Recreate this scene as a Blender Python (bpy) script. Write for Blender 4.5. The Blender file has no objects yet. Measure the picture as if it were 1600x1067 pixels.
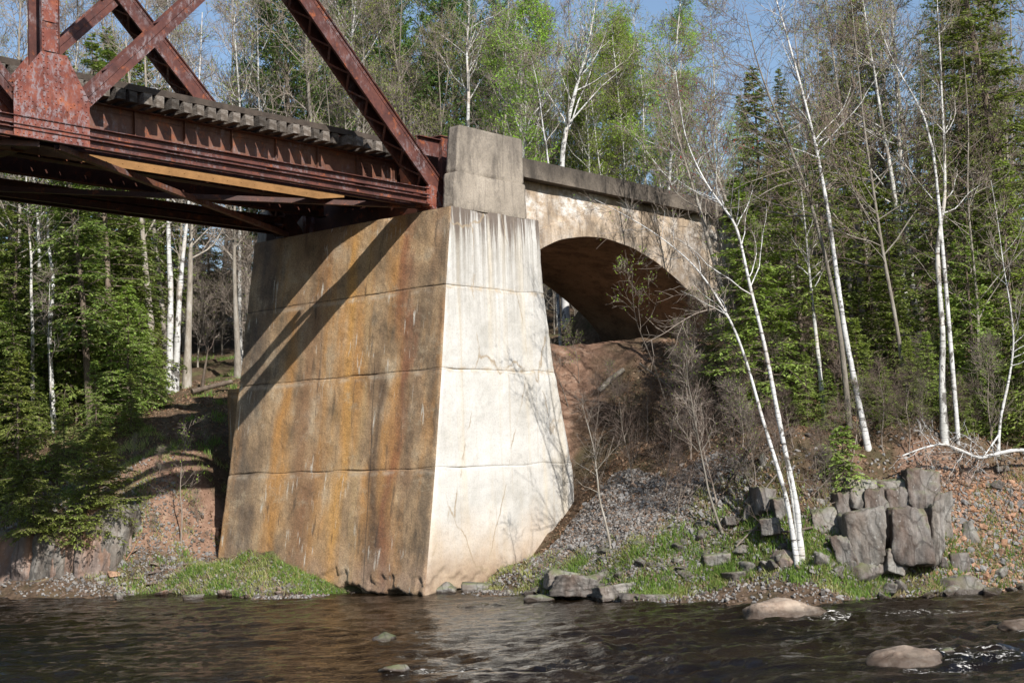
import bpy, bmesh, math, random
import numpy as np
from mathutils import Vector, Matrix
R_=math.radians
# ------------------------------------------------------------------ camera, world, sun, exposure
FPX=2190.0; HC=3.4; PITCH=math.atan(177/FPX); ROLL=.038
sc=bpy.context.scene
_f=np.array([0,math.cos(PITCH),math.sin(PITCH)]); _r=np.array([1.,0,0]); _u=np.cross(_r,_f)
CR=_r*math.cos(ROLL)-_u*math.sin(ROLL); CU=_r*math.sin(ROLL)+_u*math.cos(ROLL); CF=_f
CAM=np.array([0,0,HC])
cd=bpy.data.cameras.new('camera'); cam=bpy.data.objects.new('camera',cd); sc.collection.objects.link(cam)
cd.sensor_width=36; cd.lens=FPX/1600*36; cd.clip_end=3000; cd.clip_start=.1
M=Matrix(((CR[0],CU[0],-CF[0],0),(CR[1],CU[1],-CF[1],0),(CR[2],CU[2],-CF[2],HC),(0,0,0,1)))
cam.matrix_world=M; sc.camera=cam
A_=R_(39.5); BD=np.array([math.sin(A_),math.cos(A_),0]); PD=np.array([-math.cos(A_),math.sin(A_),0])
# sunlight travels along L: mostly across the bridge (P), partly along it (B), and down
L=PD*1.0+BD*.42+np.array([0,0,-.80]); L/=np.linalg.norm(L)
SUN_EL=math.asin(-L[2]); 
W=bpy.data.worlds.new('World'); sc.world=W; W.use_nodes=True
wn=W.node_tree; sky=wn.nodes.new('ShaderNodeTexSky'); sky.sky_type='NISHITA'; sky.sun_disc=False
sky.sun_elevation=SUN_EL; sky.sun_rotation=math.atan2(-L[0],-L[1]); sky.air_density=1.0; sky.dust_density=.6; sky.ozone_density=1.5
wn.links.new(sky.outputs[0],wn.nodes['Background'].inputs[0]); wn.nodes['Background'].inputs[1].default_value=.095
sl=bpy.data.lights.new('sun','SUN'); sl.energy=5.0; sl.angle=R_(.5); sl.color=(1,.965,.92)
so=bpy.data.objects.new('sun',sl); sc.collection.objects.link(so)
so.rotation_euler=Vector(L).to_track_quat('-Z','Y').to_euler(); so.location=(20,-20,40)
sc.view_settings.view_transform='Standard'; sc.view_settings.look='None'; sc.view_settings.exposure=.56; sc.view_settings.gamma=1
sc.cycles.max_bounces=6; sc.cycles.diffuse_bounces=3; sc.cycles.glossy_bounces=3; sc.cycles.transparent_max_bounces=8
sc.cycles.caustics_reflective=False; sc.cycles.caustics_refractive=False
# ------------------------------------------------------------------ helpers
COL=sc.collection
def at(px,py,Y):
    d=CR*((px-800)/FPX)+CU*((533.5-py)/FPX)+CF
    return CAM+d*(Y/d[1])
O=at(705,322,36.); O0=np.array([O[0],O[1],0.])
def w(u,v,z): return O0+u*BD+v*PD+np.array([0,0,z])
def proj(p):
    d=np.asarray(p,float)-CAM; z=d@CF
    return 800+FPX*(d@CR)/z, 533.5-FPX*(d@CU)/z
def toUV(x,y):
    dx=x-O0[0]; dy=y-O0[1]
    return dx*BD[0]+dy*BD[1], dx*PD[0]+dy*PD[1]
BROT=math.pi/2-A_
def h3(i,j,k,s=0):
    n=(i.astype(np.int64)*374761393+j.astype(np.int64)*668265263+k.astype(np.int64)*2147483647+s*974634777)&0xffffffff
    n=((n^(n>>13))*1274126177)&0xffffffff
    n=((n^(n>>16))*2246822519)&0xffffffff
    return ((n^(n>>15))&0xffffff)/float(0xffffff)
def vnoise(x,y,z,s=0):
    x=np.asarray(x,float);y=np.asarray(y,float)+0*x;z=np.asarray(z,float)+0*x
    i=np.floor(x).astype(int);j=np.floor(y).astype(int);k=np.floor(z).astype(int)
    a=x-i;b=y-j;c=z-k;a=a*a*(3-2*a);b=b*b*(3-2*b);c=c*c*(3-2*c)
    r=0
    for di in (0,1):
        for dj in (0,1):
            for dk in (0,1):
                r=r+h3(i+di,j+dj,k+dk,s)*(a if di else 1-a)*(b if dj else 1-b)*(c if dk else 1-c)
    return r*2-1
def fbm(x,y,z,o=4,s=0,g=.5):
    r=0;A=1;F=1
    for q in range(o): r=r+A*vnoise(x*F,y*F,z*F,s+q*7);A*=g;F*=2.03
    return r
class Acc:
    def __init__(s): s.v=[];s.f=[];s.n=0
    def add(s,V,F,m=0):
        V=np.asarray(V,float).reshape(-1,3);F=np.asarray(F,int)
        if len(F)==0: return
        s.v.append(V);s.f.append((F+s.n,m));s.n+=len(V)
    def mesh(s,name,mats,smooth=True):
        me=bpy.data.meshes.new(name)
        if not s.v: return me
        V=np.concatenate(s.v)
        me.vertices.add(len(V));me.vertices.foreach_set('co',V.astype(np.float32).ravel())
        li=np.concatenate([f.ravel() for f,_ in s.f]);tot=np.concatenate([np.full(len(f),f.shape[1]) for f,_ in s.f])
        mi=np.concatenate([np.full(len(f),m) for f,m in s.f])
        me.loops.add(len(li));me.loops.foreach_set('vertex_index',li.astype(np.int32))
        me.polygons.add(len(tot));me.polygons.foreach_set('loop_start',np.concatenate([[0],np.cumsum(tot)[:-1]]).astype(np.int32))
        me.polygons.foreach_set('loop_total',tot.astype(np.int32));me.polygons.foreach_set('material_index',mi.astype(np.int32))
        me.polygons.foreach_set('use_smooth',np.full(len(tot),smooth))
        for m in mats: me.materials.append(m)
        me.update();me.validate()
        return me
def obj(name,me,parent=None,**k):
    o=bpy.data.objects.new(name,me);COL.objects.link(o)
    if parent is not None: o.parent=parent
    for a,b in k.items(): o[a]=b
    return o
def thing(name,label,cat,loc=(0,0,0),rz=0,group=None,me=None):
    o=bpy.data.objects.new(name,me);COL.objects.link(o);o.location=loc;o.rotation_euler=(0,0,rz)
    o['label']=label;o['category']=cat
    if group:o['group']=group
    return o
def copy_thing(src,loc,rz=0,sc_=1,label=None,group=None,tilt=(0,0)):
    r=src.copy();COL.objects.link(r);r.location=loc;r.rotation_euler=(tilt[0],tilt[1],rz);r.scale=(sc_,sc_,sc_)
    if label:r['label']=label
    if group:r['group']=group
    for ch in src.children:
        c=ch.copy();COL.objects.link(c);c.parent=r
    return r
def tube(pts,rad,sides=6,cap=False):
    P=np.asarray(pts,float);n=len(P);rad=np.asarray(rad,float)*np.ones(n)
    T=np.gradient(P,axis=0);T/=np.linalg.norm(T,axis=1)[:,None]+1e-9
    ref=np.array([0,0,1.]) if abs(T[:,2]).mean()<.8 else np.array([1.,0,0])
    X=np.cross(T,ref);X/=np.linalg.norm(X,axis=1)[:,None]+1e-9;Y=np.cross(T,X)
    a=np.linspace(0,2*np.pi,sides,endpoint=False)
    V=(P[:,None,:]+rad[:,None,None]*(np.cos(a)[None,:,None]*X[:,None,:]+np.sin(a)[None,:,None]*Y[:,None,:])).reshape(-1,3)
    i=np.arange(n-1)[:,None]*sides;j=np.arange(sides)[None,:];j2=(j+1)%sides
    F=np.stack([i+j,i+j2,i+sides+j2,i+sides+j],-1).reshape(-1,4)
    return V,F
def boxvf(c,s,rot=None):
    V=np.array([[x,y,z] for x in(-.5,.5) for y in(-.5,.5) for z in(-.5,.5)])*np.array(s)
    if rot is not None: V=V@rot.T
    V=V+np.array(c)
    F=np.array([[0,1,3,2],[4,6,7,5],[0,4,5,1],[2,3,7,6],[0,2,6,4],[1,5,7,3]])
    return V,F
# ------------------------------------------------------------------ materials
class NT:
    def __init__(s,name,rough=.8,spec=.3):
        s.m=bpy.data.materials.new(name);s.m.use_nodes=True;s.t=s.m.node_tree;s.N=s.t.nodes;s.b=s.N['Principled BSDF']
        s.b.inputs['Roughness'].default_value=rough;s.b.inputs['Specular IOR Level'].default_value=spec
        s.tc=s.N.new('ShaderNodeTexCoord')
    def link(s,a,b): s.t.links.new(a,b)
    def vec(s,scale=(1,1,1),src='Object',off=(0,0,0)):
        n=s.N.new('ShaderNodeMapping');n.inputs['Scale'].default_value=scale;n.inputs['Location'].default_value=off
        s.link(s.tc.outputs[src],n.inputs[0]);return n.outputs[0]
    def noise(s,scale,lo=.35,hi=.65,detail=5,rough=.6,vs=(1,1,1),src='Object',off=(0,0,0),dist=0):
        n=s.N.new('ShaderNodeTexNoise');n.inputs['Scale'].default_value=scale;n.inputs['Detail'].default_value=detail
        n.inputs['Roughness'].default_value=rough;n.inputs['Distortion'].default_value=dist
        s.link(s.vec(vs,src,off),n.inputs['Vector']);return s.mr(n.outputs['Fac'],lo,hi)
    def mr(s,x,lo,hi,a=0,b=1,smooth=False):
        n=s.N.new('ShaderNodeMapRange');n.inputs[1].default_value=lo;n.inputs[2].default_value=hi;n.inputs[3].default_value=a;n.inputs[4].default_value=b
        if smooth:n.interpolation_type='SMOOTHSTEP'
        s.link(x,n.inputs[0]);return n.outputs[0]
    def math(s,op,a,b=None):
        n=s.N.new('ShaderNodeMath');n.operation=op
        for q,x in enumerate((a,b)):
            if x is None:continue
            if isinstance(x,(int,float)):n.inputs[q].default_value=x
            else:s.link(x,n.inputs[q])
        return n.outputs[0]
    def xyz(s,src='Object'):
        n=s.N.new('ShaderNodeSeparateXYZ');s.link(s.tc.outputs[src],n.inputs[0]);return n.outputs
    def mix(s,fac,a,b,mode='MIX'):
        n=s.N.new('ShaderNodeMix');n.data_type='RGBA';n.blend_type=mode
        for q,x in ((0,fac),(6,a),(7,b)):
            if isinstance(x,(int,float)):n.inputs[q].default_value=x
            elif isinstance(x,tuple):n.inputs[q].default_value=(*x,1) if len(x)==3 else x
            else:s.link(x,n.inputs[q])
        return n.outputs[2]
    def ramp(s,x,*st):
        n=s.N.new('ShaderNodeValToRGB');e=n.color_ramp.elements
        while len(e)<len(st):e.new(.5)
        for q,(p,c) in enumerate(st):e[q].position=p;e[q].color=(*c,1)
        s.link(x,n.inputs[0]);return n.outputs[0]
    def bump(s,h,strength=.4,dist=.02,prev=None):
        n=s.N.new('ShaderNodeBump');n.inputs['Strength'].default_value=strength;n.inputs['Distance'].default_value=dist
        s.link(h,n.inputs['Height'])
        if prev:s.link(prev,n.inputs['Normal'])
        return n.outputs[0]
    def attr(s,name):
        n=s.N.new('ShaderNodeAttribute');n.attribute_name=name;return n
    def done(s,col,normal=None,rough=None):
        if isinstance(col,tuple):s.b.inputs['Base Color'].default_value=(*col,1)
        else:s.link(col,s.b.inputs['Base Color'])
        if normal is not None:s.link(normal,s.b.inputs['Normal'])
        if rough is not None:s.link(rough,s.b.inputs['Roughness'])
        return s.m
def mat_front():
    t=NT('stained_concrete',.9,.2);x,y,z=t.xyz()
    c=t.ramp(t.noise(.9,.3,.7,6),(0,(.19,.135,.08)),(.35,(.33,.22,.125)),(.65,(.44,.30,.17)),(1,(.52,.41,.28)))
    o=t.noise(1,.5,.62,4,.55,vs=(1.3,1.3,.09),off=(3,1,0))
    c=t.mix(t.math('MULTIPLY',o,.75),c,(.46,.23,.075))
    r=t.noise(1,.54,.64,3,.5,vs=(.8,.8,.05),off=(8,3,1))
    c=t.mix(t.math('MULTIPLY',r,.5),c,(.20,.11,.065))
    def streak(v0,wd,zt,col,amt,c,sd):
        wob=t.math('ADD',y,t.noise(1,.2,.8,3,.5,vs=(1,1,.35),off=(sd,1,1)));wob=t.math('SUBTRACT',wob,.5)
        g=t.mr(t.math('ABSOLUTE',t.math('SUBTRACT',wob,v0)),wd*1.1,0,0,1,True)
        g=t.math('MULTIPLY',g,t.mr(z,zt+.3,zt-.6,0,1));g=t.math('MULTIPLY',g,t.noise(1,.12,.52,5,.6,vs=(4,4,.3),off=(sd,2,1)))
        return t.mix(t.math('MULTIPLY',g,amt),c,col)
    for v0,wd,zt,col,amt,sd in [(3.5,.45,9.9,(.50,.27,.085),.9,1),(5.9,.4,8.2,(.46,.23,.07),.85,2),(4.9,.6,8.0,(.24,.12,.06),.6,3),(1.45,.35,9.9,(.27,.11,.055),.85,4),(2.15,.35,6.3,(.10,.065,.045),.8,5),(2.75,.3,9.9,(.45,.31,.16),.6,6),(7.3,.7,9.9,(.12,.10,.085),.6,7),(4.2,.3,5.6,(.42,.22,.08),.6,8)]:
        c=streak(v0,wd,zt,col,amt,c,sd)
    # dark weathering near the corner; upper far end is stain plus painted deck shade
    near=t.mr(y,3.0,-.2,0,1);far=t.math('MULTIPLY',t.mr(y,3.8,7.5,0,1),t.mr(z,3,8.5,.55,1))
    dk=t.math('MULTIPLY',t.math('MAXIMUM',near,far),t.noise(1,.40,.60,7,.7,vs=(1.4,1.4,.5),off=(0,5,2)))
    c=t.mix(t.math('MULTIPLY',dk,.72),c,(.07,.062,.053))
    d2=t.noise(1,.55,.72,8,.75,vs=(1,1,.8),off=(9,2,5));c=t.mix(t.math('MULTIPLY',d2,.7),c,(.06,.05,.042))
    g=t.noise(1,.56,.66,7,.8,vs=(.7,.7,.9),off=(1,7,5));c=t.mix(t.math('MULTIPLY',g,.55),c,(.42,.34,.23))
    wd=t.noise(1,.60,.68,4,.5,vs=(9,9,.30),off=(2,9,3));wd2=t.noise(1,.5,.6,2,.5,vs=(.8,.8,.6),off=(6,2,8))
    c=t.mix(t.math('MULTIPLY',t.math('MULTIPLY',wd,wd2),.8),c,(.6,.56,.48))
    dd=t.noise(1,.62,.70,4,.5,vs=(5,5,.25),off=(4,4,4));c=t.mix(t.math('MULTIPLY',dd,.55),c,(.06,.05,.04))
    bot=t.math('MULTIPLY',t.mr(z,1.3,.5,0,1),t.noise(2,.3,.6));c=t.mix(t.math('MULTIPLY',bot,.7),c,(.30,.21,.15))
    sp=t.noise(26,.38,.62,5,.8);c=t.mix(.5,c,t.ramp(sp,(0,(.35,.33,.31)),(.45,(.85,.84,.82)),(1,(1.45,1.42,1.35))),'MULTIPLY')
    for q,off in ((7.83,1),(5.66,2),(3.14,3)):
        zw=t.math('ADD',z,t.noise(1.1,.2,.8,2,.5,vs=(1,1,0),off=(off,2,1)));zw=t.math('SUBTRACT',zw,.5)
        zj=t.math('ADD',z,0)
        lw=t.mr(t.math('ABSOLUTE',t.math('SUBTRACT',t.math('ADD',z,t.math('MULTIPLY',t.math('SUBTRACT',t.noise(2.5,.2,.8,4,.6,vs=(1,1,.2),off=(off,0,0)),.5),.07)),q)),.022,.010,0,1)
        c=t.mix(t.math('MULTIPLY',t.math('MULTIPLY',lw,t.noise(.9,.35,.6,4,.7,off=(off,8,1))),.75),c,(.06,.045,.035))
        lb=t.mr(t.math('ABSOLUTE',t.math('SUBTRACT',z,q-.09)),.09,.0,0,1);c=t.mix(t.math('MULTIPLY',t.math('MULTIPLY',lb,t.noise(2,.45,.6,5,off=(off,4,4))),.5),c,(.48,.40,.30))
    vj=t.mr(t.math('ABSOLUTE',t.math('SUBTRACT',y,t.math('ADD',2.12,t.math('MULTIPLY',z,.05)))),.022,.006,0,1);vj=t.math('MULTIPLY',vj,t.mr(z,6.4,6.2,0,1))
    c=t.mix(t.math('MULTIPLY',vj,.7),c,(.06,.045,.035))
    pit=t.noise(9,.3,.7,8,.75)
    return t.done(c,t.bump(pit,.5,.02))
def mat_side():
    t=NT('pale_concrete',.85,.25);x,y,z=t.xyz()
    c=t.ramp(t.noise(.7,.3,.7,6),(0,(.40,.38,.34)),(.45,(.515,.495,.455)),(1,(.585,.57,.535)))
    ye=t.noise(1,.5,.66,4,.55,vs=(2.2,1,.10),off=(3,1,0));c=t.mix(t.math('MULTIPLY',ye,.4),c,(.56,.46,.31))
    st=t.noise(1,.40,.58,5,.7,vs=(8,3,.16),off=(1,1,7));top=t.mr(z,6.4,9.5,0,1)
    c=t.mix(t.math('MULTIPLY',t.math('MULTIPLY',st,top),.8),c,(.20,.175,.14))
    tp=t.math('MULTIPLY',t.mr(t.math('ADD',z,t.mr(st,0,1,-.45,.45)),9.25,9.75,0,1),.9);c=t.mix(tp,c,(.13,.10,.08))
    s2=t.noise(1,.58,.66,4,.6,vs=(9,3,.12),off=(5,1,2));c=t.mix(t.math('MULTIPLY',s2,.35),c,(.40,.33,.24))
    c=t.mix(t.math('MULTIPLY',t.mr(t.math('ADD',z,t.noise(.9,.3,.7,4,off=(2,2,2))),2.6,.7,0,1),.8),c,(.44,.31,.19))
    c=t.mix(t.math('MULTIPLY',t.mr(z,1.2,.3,0,1),t.noise(1.5,.3,.6)),c,(.27,.19,.13))
    jd=t.noise(3,.45,.6,6,.7)
    for q,off in ((7.83,1),(5.66,2),(3.14,3)):
        lw=t.mr(t.math('ABSOLUTE',t.math('SUBTRACT',t.math('ADD',z,t.math('MULTIPLY',t.math('SUBTRACT',t.noise(2.5,.2,.8,4,.6,vs=(1,1,.2),off=(off,0,0)),.5),.07)),q)),.02,.008,0,1)
        c=t.mix(t.math('MULTIPLY',t.math('MULTIPLY',lw,t.noise(.9,.35,.6,4,.7,off=(off,8,1))),.6 if q>4 else .3),c,(.20,.16,.12))
    for q in (7.83,5.68):
        d=t.math('ABSOLUTE',t.math('SUBTRACT',z,q-.03));c=t.mix(t.math('MULTIPLY',t.math('MULTIPLY',t.mr(d,.11,.03,0,1),jd),.8),c,(.42,.33,.22))
    # edge of the corner stained darker
    vo=t.N.new('ShaderNodeTexVoronoi');vo.feature='DISTANCE_TO_EDGE';vo.inputs['Scale'].default_value=.55
    nn=t.N.new('ShaderNodeTexNoise');nn.inputs['Scale'].default_value=1.6;nn.inputs['Detail'].default_value=7
    mv=t.N.new('ShaderNodeMix');mv.data_type='VECTOR';mv.inputs[0].default_value=.28
    t.link(t.vec((1.1,1,.55)),nn.inputs['Vector']);t.link(t.vec((1.1,1,.45)),mv.inputs[4]);t.link(nn.outputs['Color'],mv.inputs[5]);t.link(mv.outputs[1],vo.inputs['Vector'])
    cr=t.math('MULTIPLY',t.mr(vo.outputs['Distance'],.009,.002,0,1),t.noise(.8,.45,.55,off=(4,4,1)))
    c=t.mix(t.math('MULTIPLY',cr,.8),c,(.30,.23,.15))
    sp=t.noise(22,.3,.7,5,.8);c=t.mix(.6,c,t.ramp(sp,(0,(.55,.54,.52)),(.5,(.95,.95,.95)),(1,(1.05,1.05,1.05))),'MULTIPLY')
    return t.done(c,t.bump(t.noise(9,.3,.7,8,.75),.25,.015))
def mat_weath(name,c1,c2,dark,white=0,dz=(11.1,12.4)):
    t=NT(name,.9,.2);x,y,z=t.xyz()
    c=t.ramp(t.noise(1.2,.3,.7,7,.65),(0,c1),(1,c2))
    dk=t.noise(1,.47,.62,6,.7,vs=(1.6,1.6,.5),off=(2,3,1));c=t.mix(t.math('MULTIPLY',dk,.7),c,dark)
    c=t.mix(t.math('MULTIPLY',t.mr(z,*dz,0,1),.6),c,dark)
    dr=t.noise(1,.6,.7,4,.5,vs=(6,6,.4),off=(4,4,4));c=t.mix(t.math('MULTIPLY',dr,.45),c,tuple(q*.6 for q in dark))
    if white:
        a=t.noise(2.2,.42,.6,8,.75,vs=(1,1,1.6),off=(7,1,3));b=t.noise(.5,.42,.56,3,off=(1,2,3))
        hi=t.mr(z,9.9,10.8,.25,1)
        c=t.mix(t.math('MULTIPLY',t.math('MULTIPLY',t.math('MULTIPLY',a,b),hi),white),c,(.80,.78,.74))
    sp=t.noise(20,.35,.65,5,.8);c=t.mix(.55,c,t.ramp(sp,(0,(.5,.5,.5)),(.5,(.95,.95,.95)),(1,(1.2,1.2,1.15))),'MULTIPLY')
    return t.done(c,t.bump(t.noise(8,.3,.7,8,.75),.5,.02))
def mat_rust(name,peel=.5,base=((.045,.019,.016),(.088,.033,.026),(.145,.054,.037))):
    t=NT(name,.55,.35)
    c=t.ramp(t.noise(2.5,.3,.7,7,.7),(0,base[0]),(.5,base[1]),(1,base[2]))
    o=t.noise(3.3,.56,.68,6,.75,off=(3,3,1));c=t.mix(t.math('MULTIPLY',o,.7),c,(.36,.10,.03))
    if peel:
        a=t.noise(8,.51,.545,10,.85,off=(7,2,5),vs=(1.2,1.2,.6));b=t.noise(1.3,.5-.1*peel,.66-.1*peel,3,off=(1,5,2))
        c=t.mix(t.math('MULTIPLY',t.math('MULTIPLY',a,b),.85),c,(.22,.185,.19))
    d=t.noise(6,.56,.7,6,.7,vs=(1,1,.3),off=(1,9,9));c=t.mix(t.math('MULTIPLY',d,.6),c,(.05,.018,.012))
    return t.done(c,t.bump(t.noise(18,.3,.7,6,.7),.3,.006))
def mat_plain(name,c1,c2,scale=3,rough=.9,c3=None,bump=.4,vs=(1,1,1),bd=.02,spec=.2,rnd=0):
    t=NT(name,rough,spec);st=[(0,c1),(1,c2)] if c3 is None else [(0,c1),(.5,c2),(1,c3)]
    c=t.ramp(t.noise(scale,.28,.72,7,.7,vs=vs),*st)
    if rnd:
        oi=t.N.new('ShaderNodeObjectInfo');hs=t.N.new('ShaderNodeHueSaturation');t.link(c,hs.inputs['Color'])
        t.link(t.mr(oi.outputs['Random'],0,1,1-rnd,1+rnd),hs.inputs['Value']);c=hs.outputs[0]
    return t.done(c,t.bump(t.noise(scale*4,.3,.7,6,.7,vs=vs),bump,bd))
def mat_birch(name,w1=(.38,.37,.35),w2=(.62,.61,.58),dark=.9):
    t=NT(name,.7,.3)
    c=t.ramp(t.noise(3,.3,.7,5),(0,w1),(1,w2))
    b=t.noise(1,.56,.64,3,.6,vs=(3,3,24));c=t.mix(t.math('MULTIPLY',b,.9),c,(.05,.04,.035))
    p=t.noise(1,.60-.06*dark,.64-.05*dark,5,.7,vs=(4,4,2.2),off=(3,2,1));c=t.mix(t.math('MULTIPLY',p,.9),c,(.07,.06,.05))
    y=t.noise(1,.55,.7,4,.6,vs=(2,2,.8),off=(8,2,1));c=t.mix(t.math('MULTIPLY',y,.4),c,(.45,.33,.22))
    return t.done(c,t.bump(t.noise(20,.3,.7,5,.7,vs=(1,1,3)),.3,.006))
def mat_leaf(name,cs,trans=.35,rough=.5,scale=.9):
    t=NT(name,rough,.3)
    oi=t.N.new('ShaderNodeNewGeometry')
    c=t.ramp(t.mr(oi.outputs['Random Per Island'],0,1),*[(i/(len(cs)-1),q) for i,q in enumerate(cs)])
    c=t.mix(.5,c,t.ramp(t.noise(scale,.3,.7,3),(0,(.6,.65,.6)),(1,(1.3,1.25,1.2))),'MULTIPLY')
    o2=t.N.new('ShaderNodeObjectInfo');hs=t.N.new('ShaderNodeHueSaturation');t.link(c,hs.inputs['Color'])
    t.link(t.mr(o2.outputs['Random'],0,1,.8,1.2),hs.inputs['Value']);t.link(t.mr(o2.outputs['Random'],0,1,.485,.515),hs.inputs['Hue'])
    m=t.done(hs.outputs[0])
    tr=t.N.new('ShaderNodeBsdfTranslucent');mx=t.N.new('ShaderNodeMixShader');mx.inputs[0].default_value=trans
    g=t.N.new('ShaderNodeMix');g.data_type='RGBA';g.blend_type='MULTIPLY';g.inputs[0].default_value=1;t.link(hs.outputs[0],g.inputs[6]);g.inputs[7].default_value=(1.3,1.35,.7,1)
    t.link(g.outputs[2],tr.inputs[0]);t.link(t.b.outputs[0],mx.inputs[1]);t.link(tr.outputs[0],mx.inputs[2])
    t.link(mx.outputs[0],t.N['Material Output'].inputs[0])
    return m
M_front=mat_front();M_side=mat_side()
M_pyl=mat_weath('pylon_concrete',(.23,.195,.155),(.39,.335,.27),(.10,.085,.072))
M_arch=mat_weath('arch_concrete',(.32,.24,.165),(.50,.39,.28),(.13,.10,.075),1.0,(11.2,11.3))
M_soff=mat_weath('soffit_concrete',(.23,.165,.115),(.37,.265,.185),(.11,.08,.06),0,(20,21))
M_parap=mat_weath('parapet_concrete',(.09,.075,.06),(.23,.19,.15),(.03,.026,.022),0,(10.9,11.7))
M_rust=mat_rust('red_rusted_paint',.25);M_gus=mat_rust('peeling_red_paint',1.5,((.085,.027,.019),(.165,.048,.032),(.26,.085,.048)))
M_dark=mat_rust('dark_rusted_shaded_steel',0,((.03,.013,.009),(.055,.02,.013),(.09,.035,.02)))  # also colours far and under-deck steel, painting their shade into it
M_web=mat_rust('brown_rusted_web',.1,((.075,.034,.025),(.13,.06,.04),(.19,.09,.055)))
M_ochre=mat_plain('ochre_rust',(.17,.09,.035),(.34,.18,.07),1.8,.8)
M_tie=mat_plain('weathered_timber',(.03,.025,.02),(.09,.073,.058),2.5,.9,(.26,.235,.21),.6,(1,1,3),rnd=.5)
M_guard=mat_plain('dark_timber',(.03,.024,.02),(.09,.07,.055),3,.9)
M_birch=mat_birch('white_birch_bark');M_birch2=mat_birch('mottled_birch_bark',(.34,.33,.30),(.58,.57,.53),1.4)
M_bark=mat_plain('grey_bark',(.12,.10,.08),(.24,.21,.17),5,.95,(.36,.34,.30),.6,(1,1,.35),rnd=.3)
M_bark2=mat_plain('brown_bark',(.06,.045,.035),(.13,.10,.075),5,.95,(.22,.18,.14),.6,(1,1,.35),rnd=.25)
M_twig=mat_plain('grey_twigs',(.13,.10,.08),(.26,.22,.18),3,.9,None,.2,rnd=.25)
M_twigd=mat_plain('reddish_twigs',(.08,.055,.045),(.16,.12,.095),3,.9,None,.2,rnd=.25)
M_lf_new=mat_leaf('new_leaves',[(.20,.33,.04),(.30,.43,.06),(.38,.50,.10)],.5)
M_lf_mix=mat_leaf('olive_new_leaves',[(.21,.28,.05),(.31,.38,.08),(.40,.45,.13)],.5)
M_lf_dk=mat_leaf('dark_needles',[(.03,.055,.02),(.06,.095,.03),(.11,.145,.05)],.2)
M_lf_hem=mat_leaf('hemlock_needles',[(.085,.125,.03),(.16,.21,.05),(.27,.32,.09)],.35)
M_lf_hem2=mat_leaf('bright_hemlock_needles',[(.15,.20,.045),(.24,.31,.07),(.36,.43,.12)],.4)
M_lf_pine=mat_leaf('pine_needles',[(.06,.12,.03),(.11,.19,.045),(.18,.27,.07)],.25)
M_bud=mat_leaf('buds',[(.22,.10,.05),(.30,.17,.08),(.26,.24,.08)],.3)
M_red=mat_leaf('red_maple_buds',[(.40,.08,.05),(.48,.14,.08)],.3)
M_grass=mat_leaf('green_grass_blades',[(.08,.15,.025),(.14,.22,.04),(.22,.29,.07)],.3)
M_grass2=mat_leaf('pale_grass_blades',[(.16,.22,.05),(.28,.30,.10),(.42,.36,.20)],.35)
M_litter=mat_leaf('dead_leaves',[(.10,.055,.03),(.20,.115,.065),(.34,.24,.16)],.1,.8)
M_stone=mat_plain('grey_gravel',(.10,.095,.09),(.19,.18,.17),1.7,.85,(.30,.285,.27),.4)
M_ogr=mat_plain('orange_rubble_stone',(.14,.08,.05),(.27,.15,.09),1.3,.9,(.36,.24,.16),.5)
# ------------------------------------------------------------------ terrain
SH=np.array([(-60,62),(-30,50),(-15.1,41.3),(-10.8,38.9),(-6.8,36.5),(-4.2,36.6),(-2.8,37.7),(-1.2,36.0),(.5,34.0),(2.6,32.0),(5.1,32.1),(6.65,30.6),(8.7,30.6),(10.9,31.1),(20,33),(60,45)])
def shoreY(x): return np.interp(x,SH[:,0],SH[:,1])
def base(x,y):
    d=y-shoreY(x)
    up=3.1*(1-np.exp(-np.maximum(d,0)/3.2))+.21*np.clip(d,0,100)+.03*np.clip(d-100,0,900)
    dn=np.maximum(-1.3,.33*d)
    z=np.where(d>0,up,dn)
    return np.where(y<-4,np.minimum(-(y+4)*.4-1.3,3+.0*y),z)
CP=[]
for px,py,Y in [(340,860,41),(210,870,39.6),(275,860,40.4),(280,800,40.9),(280,750,41.3),(275,700,42.9),(330,640,47),(150,800,41),(60,835,41.3),(10,850,41.8),(150,705,43.8),(60,700,45),(10,700,46),
    (270,612,52),(200,620,53),(100,620,55),(380,600,57),(340,500,78),(430,500,80),
    (420,882,38.4),(330,890,38.4),(500,903,37.05),(545,914,36.85),(460,895,37.6),(400,925,36.7),(905,640,42),(905,585,43),(905,720,40.3),(915,775,38.6),(890,840,36.6),(830,890,36.6),(950,860,33.9),(1050,700,37.5),(1000,600,41.5),(1060,580,42),(950,700,40),(980,780,36.2),(1050,810,34),(1150,640,38.5),(880,543,43.6),(950,533,44.2),(1040,532,44.6),
    (1150,540,43),(1200,740,33.2),(1120,720,35),(1200,820,32),(1260,842,31.3),(1300,840,31.6),(1350,705,33.4),(1345,745,32.8),(1395,740,32.8),(1445,740,32.7),(1300,560,42),(1250,640,37),(1350,872,31.5),(1400,872,31.5),(1450,872,31.6),(1500,865,31.8),(1500,790,32.5),(1500,705,33.5),(1600,705,34.2),(1600,800,32.7),
    (1450,560,48),(1600,560,48),(1400,640,38),(1000,900,32.4),(1150,900,32.2),(1250,900,31.7),(1200,880,32.0),(1350,905,31.1),(1450,905,31.1),(1580,900,31.6)]:
    p=at(px,py,Y);CP.append((p[0],p[1],p[2]))
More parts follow.
